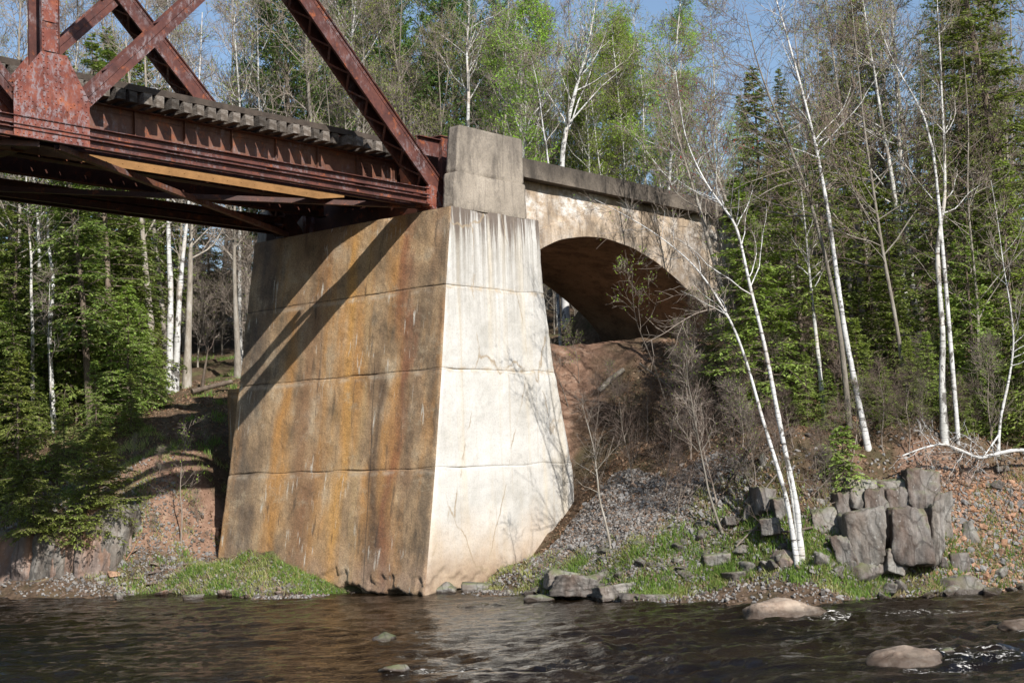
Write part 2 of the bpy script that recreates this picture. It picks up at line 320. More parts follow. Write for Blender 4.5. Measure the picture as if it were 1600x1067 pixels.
for u,v,z in [(13,.2,7.1),(12,-1.,6.8),(9,.8,6.7),(4.75,-.2,1.8),(4.9,.8,2.6),(3.6,-.25,1.2),(2.2,-.4,.6),(13.5,-2,6.3),(6,4,6.5),(9,3,6.7),(12.5,3,6.9),(5,6.5,6.3),(9,7,6.6),(13,7,6.5),(9,12,7.5),(14,12,8),(2,-1.0,.35),(0,-.8,.1),(-1.4,2,-.2),(-1.6,4.5,.25),(-1.4,8.1,.95),(3,9.5,3.2),(5,12,4.6),(17,-5,6.4),(20,-9,6.6)]:
    p=w(u,v,z);CP.append((p[0],p[1],z))
CP=np.array(CP);SIG=3.2
def kern(ax,ay,bx,by):
    d2=(ax[:,None]-bx[None,:])**2+(ay[:,None]-by[None,:])**2
    return np.exp(-d2/(2*SIG*SIG))+.35*np.exp(-d2/(2*(SIG*.4)**2))
_res=CP[:,2]-base(CP[:,0],CP[:,1])
_K=kern(CP[:,0],CP[:,1],CP[:,0],CP[:,1]);WT=np.linalg.solve(_K+.06*np.eye(len(CP)),_res)
def ground(x,y,detail=True):
    x=np.atleast_1d(np.asarray(x,float));y=np.atleast_1d(np.asarray(y,float))
    xf=x.ravel();yf=y.ravel();z=base(xf,yf)
    near=(np.abs(xf)<45)&(yf>20)&(yf<100)
    if near.any():
        idx=np.where(near)[0]
        for c in range(0,len(idx),20000):
            q=idx[c:c+20000];z[q]+=kern(xf[q],yf[q],CP[:,0],CP[:,1])@WT
    u,v=toUV(xf,yf)
    emb=10.9-.8*np.maximum(0,.3-v)-.8*np.maximum(0,v-5.2)-1.9*np.maximum(0,15.6-u)
    emb=np.where(u>14.0,emb,-99.)
    z=np.maximum(z,emb)
    d=yf-shoreY(xf)
    if detail:
        am=np.clip((d+.5)/2,0,1)
        z=z+am*(.16*fbm(xf*.6,yf*.6,0*xf,3,3)+.07*fbm(xf*2.4,yf*2.4,0*xf,3,9))
        z=z+np.clip(d/40,0,1)*.6*fbm(xf*.08,yf*.08,0*xf,2,5)
    return z.reshape(x.shape)
def gz(x,y): return float(ground(np.array([x]),np.array([y]))[0])
def axis(lo,hi,step,far,n=34):
    a=np.arange(lo,hi+step/2,step);g=np.geomspace(step*1.3,far,n)
    return np.concatenate([(lo-g)[::-1],a,hi+g])
def grid(xs,ys):
    X,Y=np.meshgrid(xs,ys);nx=len(xs);ny=len(ys)
    i=np.arange(ny-1)[:,None]*nx+np.arange(nx-1)[None,:]
    F=np.stack([i,i+1,i+nx+1,i+nx],-1).reshape(-1,4)
    return X.ravel(),Y.ravel(),F
X,Y,F=grid(axis(-20,20,.13,600),axis(29,58,.13,700))
Z=ground(X,Y)
a=Acc();a.add(np.stack([X,Y,Z],1),F)
def smooth01(x,lo,hi):
    t=np.clip((x-lo)/(hi-lo),0,1);return t*t*(3-2*t)
u,v=toUV(X,Y);d=Y-shoreY(X)
blob=lambda cx,cy,rx,ry:np.exp(-(((X-cx)/rx)**2+((Y-cy)/ry)**2))
def blobp(px,py,Yd,rx,ry):
    p=at(px,py,Yd);return blob(p[0],p[1],rx,ry)
nz=.35*fbm(X*.8,Y*.8,0*X,4,21)
red=smooth01((u>3.4)*(u<13.5)*np.exp(-((v-2.3)/1.9)**2)*1.0+blobp(265,770,41.0,2.4,1.8)*1.3+blobp(1540,780,32.3,3.2,1.5)*1.4+nz,.35,.75)
grav=smooth01(blobp(920,830,35.4,1.9,2.0)*1.2+blobp(1000,810,34.5,1.9,1.3)+nz*.9,.4,.7)
grs=smooth01(blobp(420,900,37.6,3.2,1.0)*1.2+np.where((d<2.2)&(d>.1),.55,0)+np.where((d>12),.25,0)+nz*1.3,.45,.8)
me=a.mesh('ground',[])
ca=me.color_attributes.new('soil','FLOAT_COLOR','POINT')
ca.data.foreach_set('color',np.stack([red,grav,grs,np.ones_like(red)],1).astype(np.float32).ravel())
t=NT('ground_soil',.95,.15);at_=t.attr('soil');sx=t.N.new('ShaderNodeSeparateColor');t.link(at_.outputs['Color'],sx.inputs[0])
c=t.ramp(t.noise(5,.3,.7,8,.8),(0,(.05,.034,.022)),(.5,(.125,.082,.052)),(1,(.24,.17,.115)))
c=t.mix(t.math('MULTIPLY',t.noise(.7,.45,.62,6),.5),c,(.06,.065,.025))
c=t.mix(sx.outputs[1],c,t.ramp(t.noise(14,.3,.7,6,.8),(0,(.10,.09,.085)),(1,(.34,.31,.29))))
c=t.mix(sx.outputs[0],c,t.ramp(t.noise(3,.3,.7,7,.75),(0,(.16,.092,.06)),(.6,(.31,.19,.13)),(1,(.43,.31,.23))))
c=t.mix(t.math('MULTIPLY',sx.outputs[2],.75),c,t.ramp(t.noise(6,.3,.7,6,.8),(0,(.06,.075,.025)),(1,(.17,.18,.07))))
me.materials.append(t.done(c,t.bump(t.noise(16,.3,.7,8,.8),.8,.05)))
obj('ground',me,kind='structure')
# ------------------------------------------------------------------ water
BOUL=[(1225,966,.80,.50,.52),(1412,1040,.62,.42,.40),(1590,985,.35,.3,.2),(1480,1024,.22,.16,.10),(630,1052,.24,.18,.14),(600,1005,.2,.16,.17),(748,946,.32,.18,.1),(1200,985,.14,.1,.06)]
def atZ(px,py,z):
    d=CR*((px-800)/FPX)+CU*((533.5-py)/FPX)+CF
    return CAM+d*((z-HC)/d[2])
X,Y,F=grid(axis(-17,14,.085,500),np.concatenate([-14-np.geomspace(1,160,14)[::-1],np.arange(-14,17,.8),np.arange(17,42,.085),42+np.geomspace(.2,60,20)]))
yy=Y+.5*fbm(X*.25,Y*.25,0*X,2,4);xx=X+.7*fbm(X*.3,Y*.4,0*X+5,2,6)
am=.6+.5*np.clip(fbm(X*.16,Y*.22,0*X+9,3,31)+.3,0,1.4)+.5*np.exp(-((X-5)/5)**2-((Y-26)/5)**2)
Z=am*(.05*fbm(xx*.7,yy*1.7,0*X,3,51)+.034*fbm(xx*2.0,yy*4.2,0*X+2,3,61,.62))
Z+=am*.045*(1-np.abs(fbm(xx*.9,yy*2.6,0*X+8,2,71)))**3
for px,py,sx_,sy_,sz_ in BOUL:      # bow wave and wake around each boulder
    p=atZ(px,py,0);r=np.hypot((X-p[0])/(sx_*1.15),(Y-p[1])/(sy_*1.3))
    Z+=.05*np.exp(-((r-1.05)/.25)**2);wk=np.exp(-((Y-p[1])/(sy_*.9+.12*np.maximum(0,X-p[0])))**2)*smooth01(X-p[0],0,.6)*np.exp(-np.maximum(0,X-p[0])/2.2)
    Z+=wk*.05*fbm(X*3.5,Y*7,0*X,2,81)
Z*=np.clip((43-Y)/2,0,1)*np.clip((Y-12)/4,.0,1)*.9+.0
a=Acc();a.add(np.stack([X,Y,Z],1),F);me=a.mesh('river_water',[])
foam=np.zeros_like(X)
for px,py,sx_,sy_,sz_ in BOUL[:5]:
    p=atZ(px,py,0);r=np.hypot((X-p[0]-.2*sx_)/(sx_*1.2),(Y-p[1]+.1)/(sy_*1.4))
    foam=np.maximum(foam,.8*np.exp(-((r-1.08)/.13)**2)*(X>p[0]-.2))
    foam=np.maximum(foam,.85*np.exp(-((Y-p[1]-.1)/(sy_*.6))**2)*smooth01(X-p[0],sx_*.6,sx_)*np.exp(-np.maximum(0,X-p[0]-sx_)/1.6))
ca=me.color_attributes.new('foam','FLOAT_COLOR','POINT')
ca.data.foreach_set('color',np.stack([foam]*3+[np.ones_like(foam)],1).astype(np.float32).ravel())
t=NT('river_water',.02,.5);t.b.inputs['IOR'].default_value=1.33
fm=t.attr('foam').outputs['Fac']
fn=t.noise(7,.50,.60,6,.8,vs=(.7,1.6,1));sp=t.noise(9,.745,.77,4,.7,vs=(.8,1.6,1),off=(5,5,5))
f2=t.math('MAXIMUM',t.math('MULTIPLY',t.mr(t.math('ADD',fm,t.mr(fn,0,1,-.95,.05)),.05,.35,0,1),1.0),sp)
c=t.mix(f2,t.ramp(t.noise(.5,.35,.65,3,vs=(.5,1,1)),(0,(.003,.002,.001)),(1,(.012,.007,.003))),(.6,.57,.52))
nb=t.bump(t.noise(3.2,.2,.8,5,.62,vs=(.8,1.7,1),dist=.5),.55,.05)
nb=t.bump(t.noise(13,.2,.8,4,.65,vs=(.7,1.5,1)),.4,.014,nb)
me.materials.append(t.done(c,nb,t.mr(f2,0,1,.025,.6)))
obj('river_water',me,kind='structure')
# ------------------------------------------------------------------ abutment
ab=thing('bridge_abutment','tall battered concrete abutment, brown stained front and white lit side, carrying the red truss','abutment',tuple(O0),BROT)
def uf(z):
    return np.interp(z,[0,.27,3.16,5.62,7.81,9.9],[-1.47,-1.43,-.94,-.58,-.30,0])
def ub(z): return np.interp(z,[0,1.9,3.13,3.2,5.76,7.86,9.9],[4.8,4.72,4.72,4.66,4.08,3.75,3.68])
zs=np.unique(np.round(np.concatenate([np.arange(-.4,9.86,.05),[9.87,9.9]]+[np.arange(q-.12,q+.12,.0125) for q in (7.83,5.66,3.14)]),4))
V=[];segn=[90,170,80,60]
tot=sum(segn)
for z in zs:
    f=uf(z);b=ub(z);vl=8.15-.03*(z)
    c4=[(b,0),(f,0),(f,vl),(b,vl)];pts=[];nor=[]
    for k in range(4):
        p0=np.array(c4[k]);p1=np.array(c4[(k+1)%4]);tt=np.linspace(0,1,segn[k],endpoint=False)[:,None]
        pts.append(p0+(p1-p0)*tt)
        e=(p1-p0)/np.linalg.norm(p1-p0);n=np.array([-e[1],e[0]])*1.0
        nor.append(np.repeat(n[None],segn[k],0))
    p=np.concatenate(pts);n=-np.concatenate(nor)
    ctr=np.array([(f+b)/2,vl/2]);sg=np.sign(((p-ctr)*n).sum(1));n=n*sg[:,None]
    # average normals at corners
    k0=0
    for k in range(4):
        n[k0]=(n[k0]+n[k0-1]);n[k0]/=np.linalg.norm(n[k0])
        p[k0]-=n[k0]*.035; k0+=segn[k]
    zz=np.full(len(p),z)
    off=.012*fbm(p[:,0]*1.3,p[:,1]*1.3,zz*1.3,3,2)+.006*fbm(p[:,0]*7,p[:,1]*7,zz*7,3,5)
    for jz,dp in ((7.83,.035),(5.66,.05),(3.14,.045)):
        wv=jz+.035*vnoise(p[:,0]*1.2,p[:,1]*1.2,zz*0,8)
        dpt=.6*dp*(.45+.7*vnoise(p[:,0]*1.1+3,p[:,1]*1.1,zz*0,12))
        off-=np.maximum(dpt,.01)*np.exp(-((zz-wv)/.018)**2)*1.3
        off+=.018*np.clip((jz-zz)*4,0,1)*(zz<jz)
    for vz in (.55+.0,.9): pass
    # broken, undermined footing
    br=.36+.12*fbm(p[:,0]*2.1,p[:,1]*2.1,0*zz,4,33,.7)
    off-=.045*smooth01(br+.12-zz+.12*vnoise(p[:,0]*4,p[:,1]*4,0*zz,38),0,.03)*(vnoise(p[:,0]*1.3,p[:,1]*1.3,0*zz+2,35)>-.25)
    off-=.40*smooth01(br-.25-zz,0,.12)
    ch=np.maximum(0,vnoise(p[:,0]*2.2,p[:,1]*2.2,0*zz+1,44)-.1);off-=.12*ch*smooth01(zz,9.78,9.9)
    p=p+n*off[:,None]
    V.append(np.column_stack([p,zz]))
V=np.concatenate(V);i=np.arange(len(zs)-1)[:,None]*tot;j=np.arange(tot)[None,:];j2=(j+1)%tot
F=np.stack([i+j,i+tot+j,i+tot+j2,i+j2],-1)
a=Acc();sideF=F[:,:segn[0]].reshape(-1,4);frontF=F[:,segn[0]:].reshape(-1,4)
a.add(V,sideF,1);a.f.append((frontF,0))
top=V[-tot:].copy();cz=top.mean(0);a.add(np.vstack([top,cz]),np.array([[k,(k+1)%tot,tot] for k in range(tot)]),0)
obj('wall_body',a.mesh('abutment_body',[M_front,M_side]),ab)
def slab(poly,z0,z1,disp=.012,mat=None,step=.07,seed=0,taper=None,bev=.03):
    """polygon extruded in z with subdivided, weathered sides (local u,v)"""
    poly=np.array(poly,float);n=len(poly);zz=np.linspace(z0,z1,max(2,int((z1-z0)/step)+1))
    ring=[];idx=[]
    for k in range(n):
        p0=poly[k];p1=poly[(k+1)%n];m=max(2,int(np.linalg.norm(p1-p0)/step));tt=np.linspace(0,1,m,endpoint=False)[:,None]
        ring.append(p0+(p1-p0)*tt)
    r=np.concatenate(ring);c=r.mean(0);V=[]
    for z in zz:
        q=r.copy()
        if taper is not None: q=q+taper(r,z)
        d=(q-c);d/=np.linalg.norm(d,axis=1)[:,None]
        z_=np.full(len(q),z);o=disp*(fbm(q[:,0]*2,q[:,1]*2,z_*2,4,seed)+.6*vnoise(q[:,0]*9,q[:,1]*9,z_*9,seed+3))
        if z==zz[-1] or z==zz[0]: o=o-bev
        V.append(np.column_stack([q+d*o[:,None],z_]))
    T=len(r);V=np.concatenate(V);i=np.arange(len(zz)-1)[:,None]*T;j=np.arange(T)[None,:];F=np.stack([i+j,i+(j+1)%T,i+T+(j+1)%T,i+T+j],-1).reshape(-1,4)
    a=Acc();a.add(V,F)
    for base_,zc in ((0,z0),(len(V)-T,z1)):
        rr=V[base_:base_+T];a.add(np.vstack([rr,np.append(c,zc)]),np.array([[k,(k+1)%T,T] for k in range(T)]))
    return a.mesh('slab',[mat] if mat else [],True)
lean=lambda k,z0=9.9:(lambda r,z:np.column_stack([np.clip(1-(r[:,0]-.1)/3,0,1)*k*(z-z0),0*r[:,0]]))
for nm,v0,v1 in (('pylon',.0,.42),('pylon',7.45,7.87)):
    obj(nm,slab([(.12,v0),(3.1,v0),(3.1,v1),(.12,v1)],9.88,10.84,.014,M_pyl,.06,int(v0),lean(.10)),ab)
    obj(nm,slab([(.26,v0+.03),(3.07,v0+.03),(3.07,v1-.02),(.26,v1-.02)],10.845,12.12,.014,M_pyl,.06,3+int(v0),lean(.16,10.8),.04),ab)
obj('backwall',slab([(1.75,.43),(2.6,.43),(2.6,7.44),(1.75,7.44)],9.9,11.35,.02,M_pyl,.12,7),ab)
obj('bridge_seat',slab([(.35,.6),(1.3,.6),(1.3,7.2),(.35,7.2)],9.885,9.98,.01,M_front,.1,9),ab)
obj('wing_wall',slab([(1.6,8.2),(2.4,8.2),(2.4,11.2),(1.6,11.2)],0.2,5.8,.02,M_front,.12,11),ab)
# ------------------------------------------------------------------ arch
ar=thing('concrete_arch','weathered tan concrete approach arch with dark parapet and white salt streaks, behind the abutment','arch',tuple(O0),BROT)
AU=np.array([3.2,4.2,5.1,6.3,7.1,7.5,8.75,10.06,11.4,12.4,12.95,13.6,14.1,14.4]);AZ=np.array([8.7,9.22,9.56,9.76,9.80,9.79,9.64,9.30,8.74,8.26,7.94,7.4,6.8,6.2])
ua=np.linspace(3.3,14.4,110);za=np.interp(ua,AU,AZ);kk=np.ones(7)/7;za[3:-3]=np.convolve(za,kk,'valid')
V0,V1=.4,5.2
a=Acc()   # spandrel wall (near face): strip from arch line to parapet, subdivided vertically
ue=np.concatenate([ua,np.linspace(14.5,18.5,24)]);zb=np.concatenate([za,np.full(24,6.0)])
rows=26;Vv=[]
for k in range(rows):
    s=k/(rows-1);zz=zb+(11.12-zb)*s
    Vv.append(np.column_stack([ue,V0+.02*fbm(ue*1.5,zz*1.5,0*ue,3,4)+.008*vnoise(ue*8,zz*8,0*ue,6),zz]))
Vv=np.concatenate(Vv);n=len(ue);i=np.arange(rows-1)[:,None]*n+np.arange(n-1)[None,:]
F=np.stack([i,i+1,i+n+1,i+n],-1).reshape(-1,4);a.add(Vv,F)
Vf=Vv.copy();Vf[:,1]=V1;a.add(Vf,F[:,::-1])
e=np.array([[18.5,V0,6],[18.5,V1,6],[18.5,V1,11.1],[18.5,V0,11.1]]);a.add(e,[[0,1,2,3]])
obj('spandrel_wall',a.mesh('spandrel_wall',[M_arch]),ar)
a=Acc();vs_=np.linspace(V0,V1,50);Vv=[]
for vq in vs_:
    o=.02*fbm(ua*1.3,vq*1.3+0*ua,0*ua,3,8)+.012*np.sign(np.sin(ua*2*np.pi/.9))*0
    Vv.append(np.column_stack([ua,0*ua+vq,za-.0+o*((vq>V0+.02)&(vq<V1-.02))]))
Vv=np.concatenate(Vv);n=len(ua);i=np.arange(49)[:,None]*n+np.arange(n-1)[None,:];a.add(Vv,np.stack([i,i+n,i+n+1,i+1],-1).reshape(-1,4))
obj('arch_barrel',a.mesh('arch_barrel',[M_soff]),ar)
a=Acc();tz=.50*np.interp(ua,[4,8,14],[1,1,1.25])      # raised arch ring on the near face
dn=np.gradient(za,ua);nn_=np.stack([-dn,np.ones_like(dn)],1);nn_/=np.linalg.norm(nn_,axis=1)[:,None]
q0=np.column_stack([ua,za]);q1=q0+nn_*tz[:,None];n=len(ua)
def at2(q,vv): return np.column_stack([q[:,0],np.full(n,vv),q[:,1]])
K=[at2(q0,V0+.05),at2(q0-nn_*0.003,V0-.035),at2(q0+nn_*tz[:,None]*.5,V0-.04),at2(q1,V0-.035),at2(q1+nn_*.02,V0+.05)]
K[2][:,1]+=.006*vnoise(ua*6,0*ua,0*ua,3)
Vv=np.concatenate(K)
for k in range(4):
    i=np.arange(n-1);a.add(np.concatenate([K[k],K[k+1]]),np.stack([i,i+1,i+n+1,i+n],-1))
obj('arch_ring',a.mesh('arch_ring',[M_arch]),ar)
pw=slab([(3.12,.08),(20.5,.08),(20.5,.55),(3.12,.55)],11.09,11.62,.035,M_parap,.06,5,lambda r,z:np.column_stack([0*r[:,0],np.where(r[:,1]<.2,.03*np.sign(z-11.3)*0,0)]),.05)
obj('parapet',pw,ar)
pw=slab([(3.12,4.9),(18.5,4.9),(18.5,5.35),(3.12,5.35)],11.09,11.62,.03,M_parap,.12,6);obj('parapet',pw,ar)
obj('deck_slab',slab([(2.7,.56),(18.4,.56),(18.4,4.89),(2.7,4.89)],10.6,11.2,.01,M_parap,.3,8),ar)
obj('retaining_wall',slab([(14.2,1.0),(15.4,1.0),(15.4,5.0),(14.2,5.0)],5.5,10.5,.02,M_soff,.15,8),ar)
# ------------------------------------------------------------------ truss bridge
br=thing('truss_bridge','rusty red riveted steel truss railway bridge resting on the concrete abutment','bridge',tuple(w(0,0,0)),BROT)
def riv(acc,c,n,r=.019,m=0):
    """rivet heads: six sided low domes at centres c, pointing along n"""
    c=np.atleast_2d(c);n=np.array(n,float);n/=np.linalg.norm(n)
    x=np.cross(n,[.3,.5,.81]);x/=np.linalg.norm(x);y=np.cross(n,x);an=np.arange(6)*np.pi/3
    ring=np.cos(an)[:,None]*x+np.sin(an)[:,None]*y
    loc=np.vstack([ring*r,ring*r*.6+n*r*.6,[n*r*.75]])
    V=(c[:,None,:]+loc[None]).reshape(-1,3);b=(np.arange(len(c))*13)[:,None,None]
    q=np.array([[k,(k+1)%6,6+(k+1)%6,6+k] for k in range(6)])[None]+b;tr=np.array([[6+k,6+(k+1)%6,12] for k in range(6)])[None]+b
    acc.v.append(V);acc.f.append((q.reshape(-1,4)+acc.n,m));acc.f.append((tr.reshape(-1,3)+acc.n,m));acc.n+=len(V)
def bar(acc,p0,p1,wd,dp,m=0,side=None):
    """box bar from p0 to p1; wd measured across v, dp in the plane"""
    p0=np.array(p0,float);p1=np.array(p1,float);d=p1-p0;Ln=np.linalg.norm(d);d/=Ln
    s=np.array([0,1.,0]) if side is None else np.array(side,float)
    s=s-d*(s@d);s/=np.linalg.norm(s);n=np.cross(d,s)
    Rm=np.stack([d,s,n],1);V,F=boxvf((0,0,0),(Ln,wd,dp),None);acc.add(V@Rm.T+(p0+p1)/2,F,m)
    return d,s,n,Ln
def member(name,p0,p1,wd,dp,mat,dark=M_dark,lace=True,cover=True,riv_=True,parent=br,fl=.09):
    """built-up member: two webs, flange angles, cover plate above, lacing beneath, rivets"""
    p0=np.array(p0,float);p1=np.array(p1,float);d=(p1-p0);Ln=np.linalg.norm(d);d/=Ln;s=np.array([0,1.,0]);n=np.cross(d,s)
    if n[2]<0:n=-n
    a=Acc()
    for sg in (-1,1):
        bar(a,p0+s*sg*(wd/2),p1+s*sg*(wd/2),.014,dp)
        for e in (-1,1):
            bar(a,p0+s*sg*(wd/2+.032)+n*e*(dp/2-.006),p1+s*sg*(wd/2+.032)+n*e*(dp/2-.006),.05,.012)
            bar(a,p0+s*sg*(wd/2+.013)+n*e*(dp/2-.055),p1+s*sg*(wd/2+.013)+n*e*(dp/2-.055),.012,.09)
    if cover: bar(a,p0+n*(dp/2+.010),p1+n*(dp/2+.010),wd+.14,.014)
    if lace:
        st=.42;k=int(Ln/st)
        for q in range(k):
            c0=p0+d*(q*st)-n*(dp/2+.008);e0=1 if q%2 else -1
            bar(a,c0+s*e0*wd/2,c0+d*st-s*e0*wd/2,.012,.06,0,n)
            if not cover:
                c0=c0+n*(dp+.016);bar(a,c0+s*e0*wd/2,c0+d*st-s*e0*wd/2,.012,.06,0,n)
    if riv_:
        tt=np.arange(.08,Ln,.155)
        for e in (-1,1):
            riv(a,p0+d*tt[:,None]-s*(wd/2+.019)+n*e*(dp/2-.055),-s)
            if cover: riv(a,p0+d*tt[:,None]+s*e*(wd/2+.03)+n*(dp/2+.017),n)
    return obj(name,a.mesh(name,[mat],False),parent)
NV,FV=.9,6.6
for vv,near in ((NV+.22,True),(FV+.22,False)):
    rm=M_rust
    # inclined end post, hanger, sub strut, main diagonal beyond
    member('end_post',(.62,vv,10.45),(-11.1,vv,21.1),.42,.50,rm)
    member('hanger',(-11.1,vv,11.2),(-11.1,vv,21.2),.40,.42,rm,cover=False,lace=False)
    a=Acc()
    for k in range(12):        # batten plates on the hanger with dark openings between
        for sg in(-1,1):
            bar(a,(-11.1,vv+sg*.225,11.95+k*.62),(-11.1,vv+sg*.225,12.42+k*.62),.014,.38)
            if sg<0: riv(a,np.array([(-11.1+q,vv-.235,11.98+k*.62+r) for q in(-.16,.16) for r in np.arange(0,.45,.085)]),(0,-1,0))
    obj('batten_plate',a.mesh('hanger_battens',[M_gus],False),br)
    for sx_ in (1,-1):
        a=Acc();p0=np.array((-11.1+sx_*.3,vv,10.55));p1=np.array((-11.1+sx_*5.72,vv,15.85));d=(p1-p0)/np.linalg.norm(p1-p0);n=np.array((-d[2],0,d[0]))
        for sg in(-1,1):
            for e in(-1,1): bar(a,p0+np.array((0,sg*.16,0))+n*e*.088,p1+np.array((0,sg*.16,0))+n*e*.088,.014,.16)
            bar(a,p0+np.array((0,sg*.145,0)),p1+np.array((0,sg*.145,0)),.012,.05)
        for tq in (.25,.5,.75): 
            c0=p0+(p1-p0)*tq;bar(a,c0-d*.12,c0+d*.12,.31,.30)
        obj('diagonal_strut',a.mesh('diagonal_strut',[rm],False),br)
    member('main_diagonal',(-11.1,vv,21.1),(-22.6,vv,10.5),.36,.36,rm,riv_=False)
    member('top_chord',(-11.1,vv,21.3),(-26,vv,21.3),.42,.5,rm,riv_=False)
    # bottom chord: upper and lower angles on both webs with batten plates
    a=Acc()
    for sg in (0,.44):
        for z0,z1 in ((10.33,10.49),(10.08,10.24)):
            bar(a,(-30,NV+.02+sg+(vv-NV-.22),(z0+z1)/2),(.15,NV+.02+sg+(vv-NV-.22),(z0+z1)/2),.02,z1-z0)
            bar(a,(-30,NV-.03+sg+(vv-NV-.22),z1+.004),(.1,NV-.03+sg+(vv-NV-.22),z1+.004),.10,.014)
            bar(a,(-30,NV-.03+sg+(vv-NV-.22),z0-.004),(.1,NV-.03+sg+(vv-NV-.22),z0-.004),.10,.014)
        for uq in np.arange(-28,0,2.85):
            bar(a,(uq-.17,NV+.035+sg+(vv-NV-.22),10.285),(uq+.17,NV+.035+sg+(vv-NV-.22),10.285),.012,.30)
    riv(a,np.array([(q,NV+.008+(vv-NV-.22),zq) for q in np.arange(-16,0,.45) for zq in(10.41,10.16)]),(0,-1,0),.014)
    obj('bottom_chord',a.mesh('bottom_chord',[rm if near else M_dark],False),br)  # far chord takes the darker tone as painted shade
    # gusset plates
    poly=[(-11.95,10.09),(-10.22,10.09),(-10.22,11.05),(-10.74,11.92),(-11.33,11.90),(-11.95,11.12)]
    a=Acc()
    for vq in (vv-.262,vv+.25):
        P0=np.array([(p[0],vq-.01,p[1]) for p in poly]);P1=P0+np.array((0,.02,0));a.add(np.vstack([P0,P1]),[[k,(k+1)%6,6+(k+1)%6,6+k] for k in range(6)])
        for fan in ([0,1,2,3],[0,3,4,5]):
            a.add(P0[fan],[[0,1,2,3]]);a.add(P1[fan],[[3,2,1,0]])
    rc=[(q,r) for q in np.arange(-11.88,-10.28,.135) for r in (10.15,10.25,10.38,10.48)]+[(q,r) for q in(-11.86,-10.30) for r in np.arange(10.6,11.05,.11)]
    rc+=[(q,r) for q in(-11.28,-11.19,-11.0,-10.9) for r in np.arange(10.62,11.85,.12)]
    rc+=[(-11.1+sg*(.35+k*.085+l*.06),10.75+k*.085-l*.07) for sg in(-1,1) for k in range(7) for l in(0,1.6)]
    rc+=[(-10.22-.06-s_*.52,11.05+s_*.87) for s_ in np.linspace(0,.93,8)]+[(-11.95+.06+s_*.62,11.12+s_*.78) for s_ in np.linspace(0,.93,8)]
    riv(a,np.array([(q,vv-.275,r) for q,r in rc]),(0,-1,0),.021)
    obj('gusset_plate',a.mesh('gusset_plate',[M_gus],False),br)
    poly=[(.02,10.12),(.02,10.5),(.14,10.60),(.34,10.58),(.72,10.22),(.8,10.02),(.1,10.02)]
    a=Acc();vq=vv-.27;P0=np.array([(p[0],vq,p[1]) for p in poly]);P1=P0+np.array((0,.5,0))
    a.add(np.vstack([P0,P1]),[[k,(k+1)%7,7+(k+1)%7,7+k] for k in range(7)])
    for fan in([0,1,2,3],[0,3,4,5],[0,5,6,6]): a.add(P0[fan[:4] if fan[3]!=fan[2] else fan[:3]],[list(range(4 if fan[3]!=fan[2] else 3))])
    riv(a,np.array([(.07,vq,r) for r in np.arange(10.1,10.5,.08)]+[(q,vq,10.08) for q in np.arange(.1,.7,.09)]+[(.15+s_*.4,vq,10.52-s_*.3) for s_ in np.linspace(0,1,6)]+[(.3,vq,10.35),(.36,vq,10.32),(.3,vq,10.28),(.36,vq,10.4)]),(0,-1,0),.02)
    V_,F_=boxvf((.55,vv,9.99),(.7,.6,.05));a.add(V_,F_)
    obj('bearing_shoe',a.mesh('bearing_shoe',[M_gus if near else M_dark],False),br)  # far shoe darkened in colour for the shade under the deck
# stringers with stiffeners
for vq,mt in ((2.9,M_web),(4.45,M_dark)):
    a=Acc();bar(a,(-30,vq,11.12),(1.0,vq,11.12),.016,1.08)
    for zq in(10.59,11.65): bar(a,(-30,vq,zq),(1.0,vq,zq),.30,.022)
    for zq in(10.66,11.58): bar(a,(-30,vq-.016,zq),(1.0,vq-.016,zq),.014,.13)
    for uq in np.arange(-29,1.,1.42):
        bar(a,(uq,vq-.05,10.60),(uq,vq-.05,11.64),.09,.014,0,(0,1,0)); bar(a,(uq+.04,vq-.014,10.60),(uq+.04,vq-.014,11.64),.012,.08)
    for e in (-.2,.2): riv(a,np.array([(-.35+e*.6+q,vq-.024,r) for q in (0,.07) for r in np.arange(10.7,11.5,.09)]),(0,-1,0),.02)
    riv(a,np.array([(q,vq-.026,10.665) for q in np.arange(-14,1,.16)]),(0,-1,0),.012)
    obj('stringer',a.mesh('stringer',[mt],False),br)
a=Acc();bar(a,(-30,5.9,11.05),(1.0,5.9,11.05),.016,.98)
for zq in(10.52,11.55): bar(a,(-30,5.9,zq),(1.0,5.9,zq),.24,.022)
obj('stringer',a.mesh('stringer',[M_dark],False),br)
# floor beams and end beam
for uq in (-11.1,-16.9,-22.7,-5.55):
    a=Acc();zb_=9.98 if uq!=-5.55 else 10.5
    if uq==-5.55: continue
    bar(a,(uq,1.2,(zb_+11.6)/2),(uq,6.6,(zb_+11.6)/2),.016,1.0,0,(0,0,1)) if False else None
    V_,F_=boxvf((uq,3.95,(10.15+11.55)/2),(.016,5.3,1.40));a.add(V_,F_)
    for zq in(10.14,11.57): V_,F_=boxvf((uq,3.95,zq),(.30,5.3,.024));a.add(V_,F_)
    for vq in np.arange(1.6,6.6,.9): V_,F_=boxvf((uq-.05,vq,10.85),(.09,.012,1.36));a.add(V_,F_)
    obj('floor_beam',a.mesh('floor_beam',[M_dark],False),br)
a=Acc()
V_,F_=boxvf((1.2,3.9,11.1),(.02,5.2,1.9));a.add(V_,F_);obj('end_beam',a.mesh('end_beam',[M_dark],False),br);a=Acc()  # beam web toned dark to paint in under-deck shade
for vq in(1.15,6.65):
    V_,F_=boxvf((1.2,vq,11.08),(.46,.02,1.96));a.add(V_,F_)
    for uq in(.97,1.43): V_,F_=boxvf((uq,vq+.05,11.08),(.02,.14,1.96));a.add(V_,F_)
V_,F_=boxvf((1.2,3.9,12.09),(.62,5.6,.025));a.add(V_,F_)
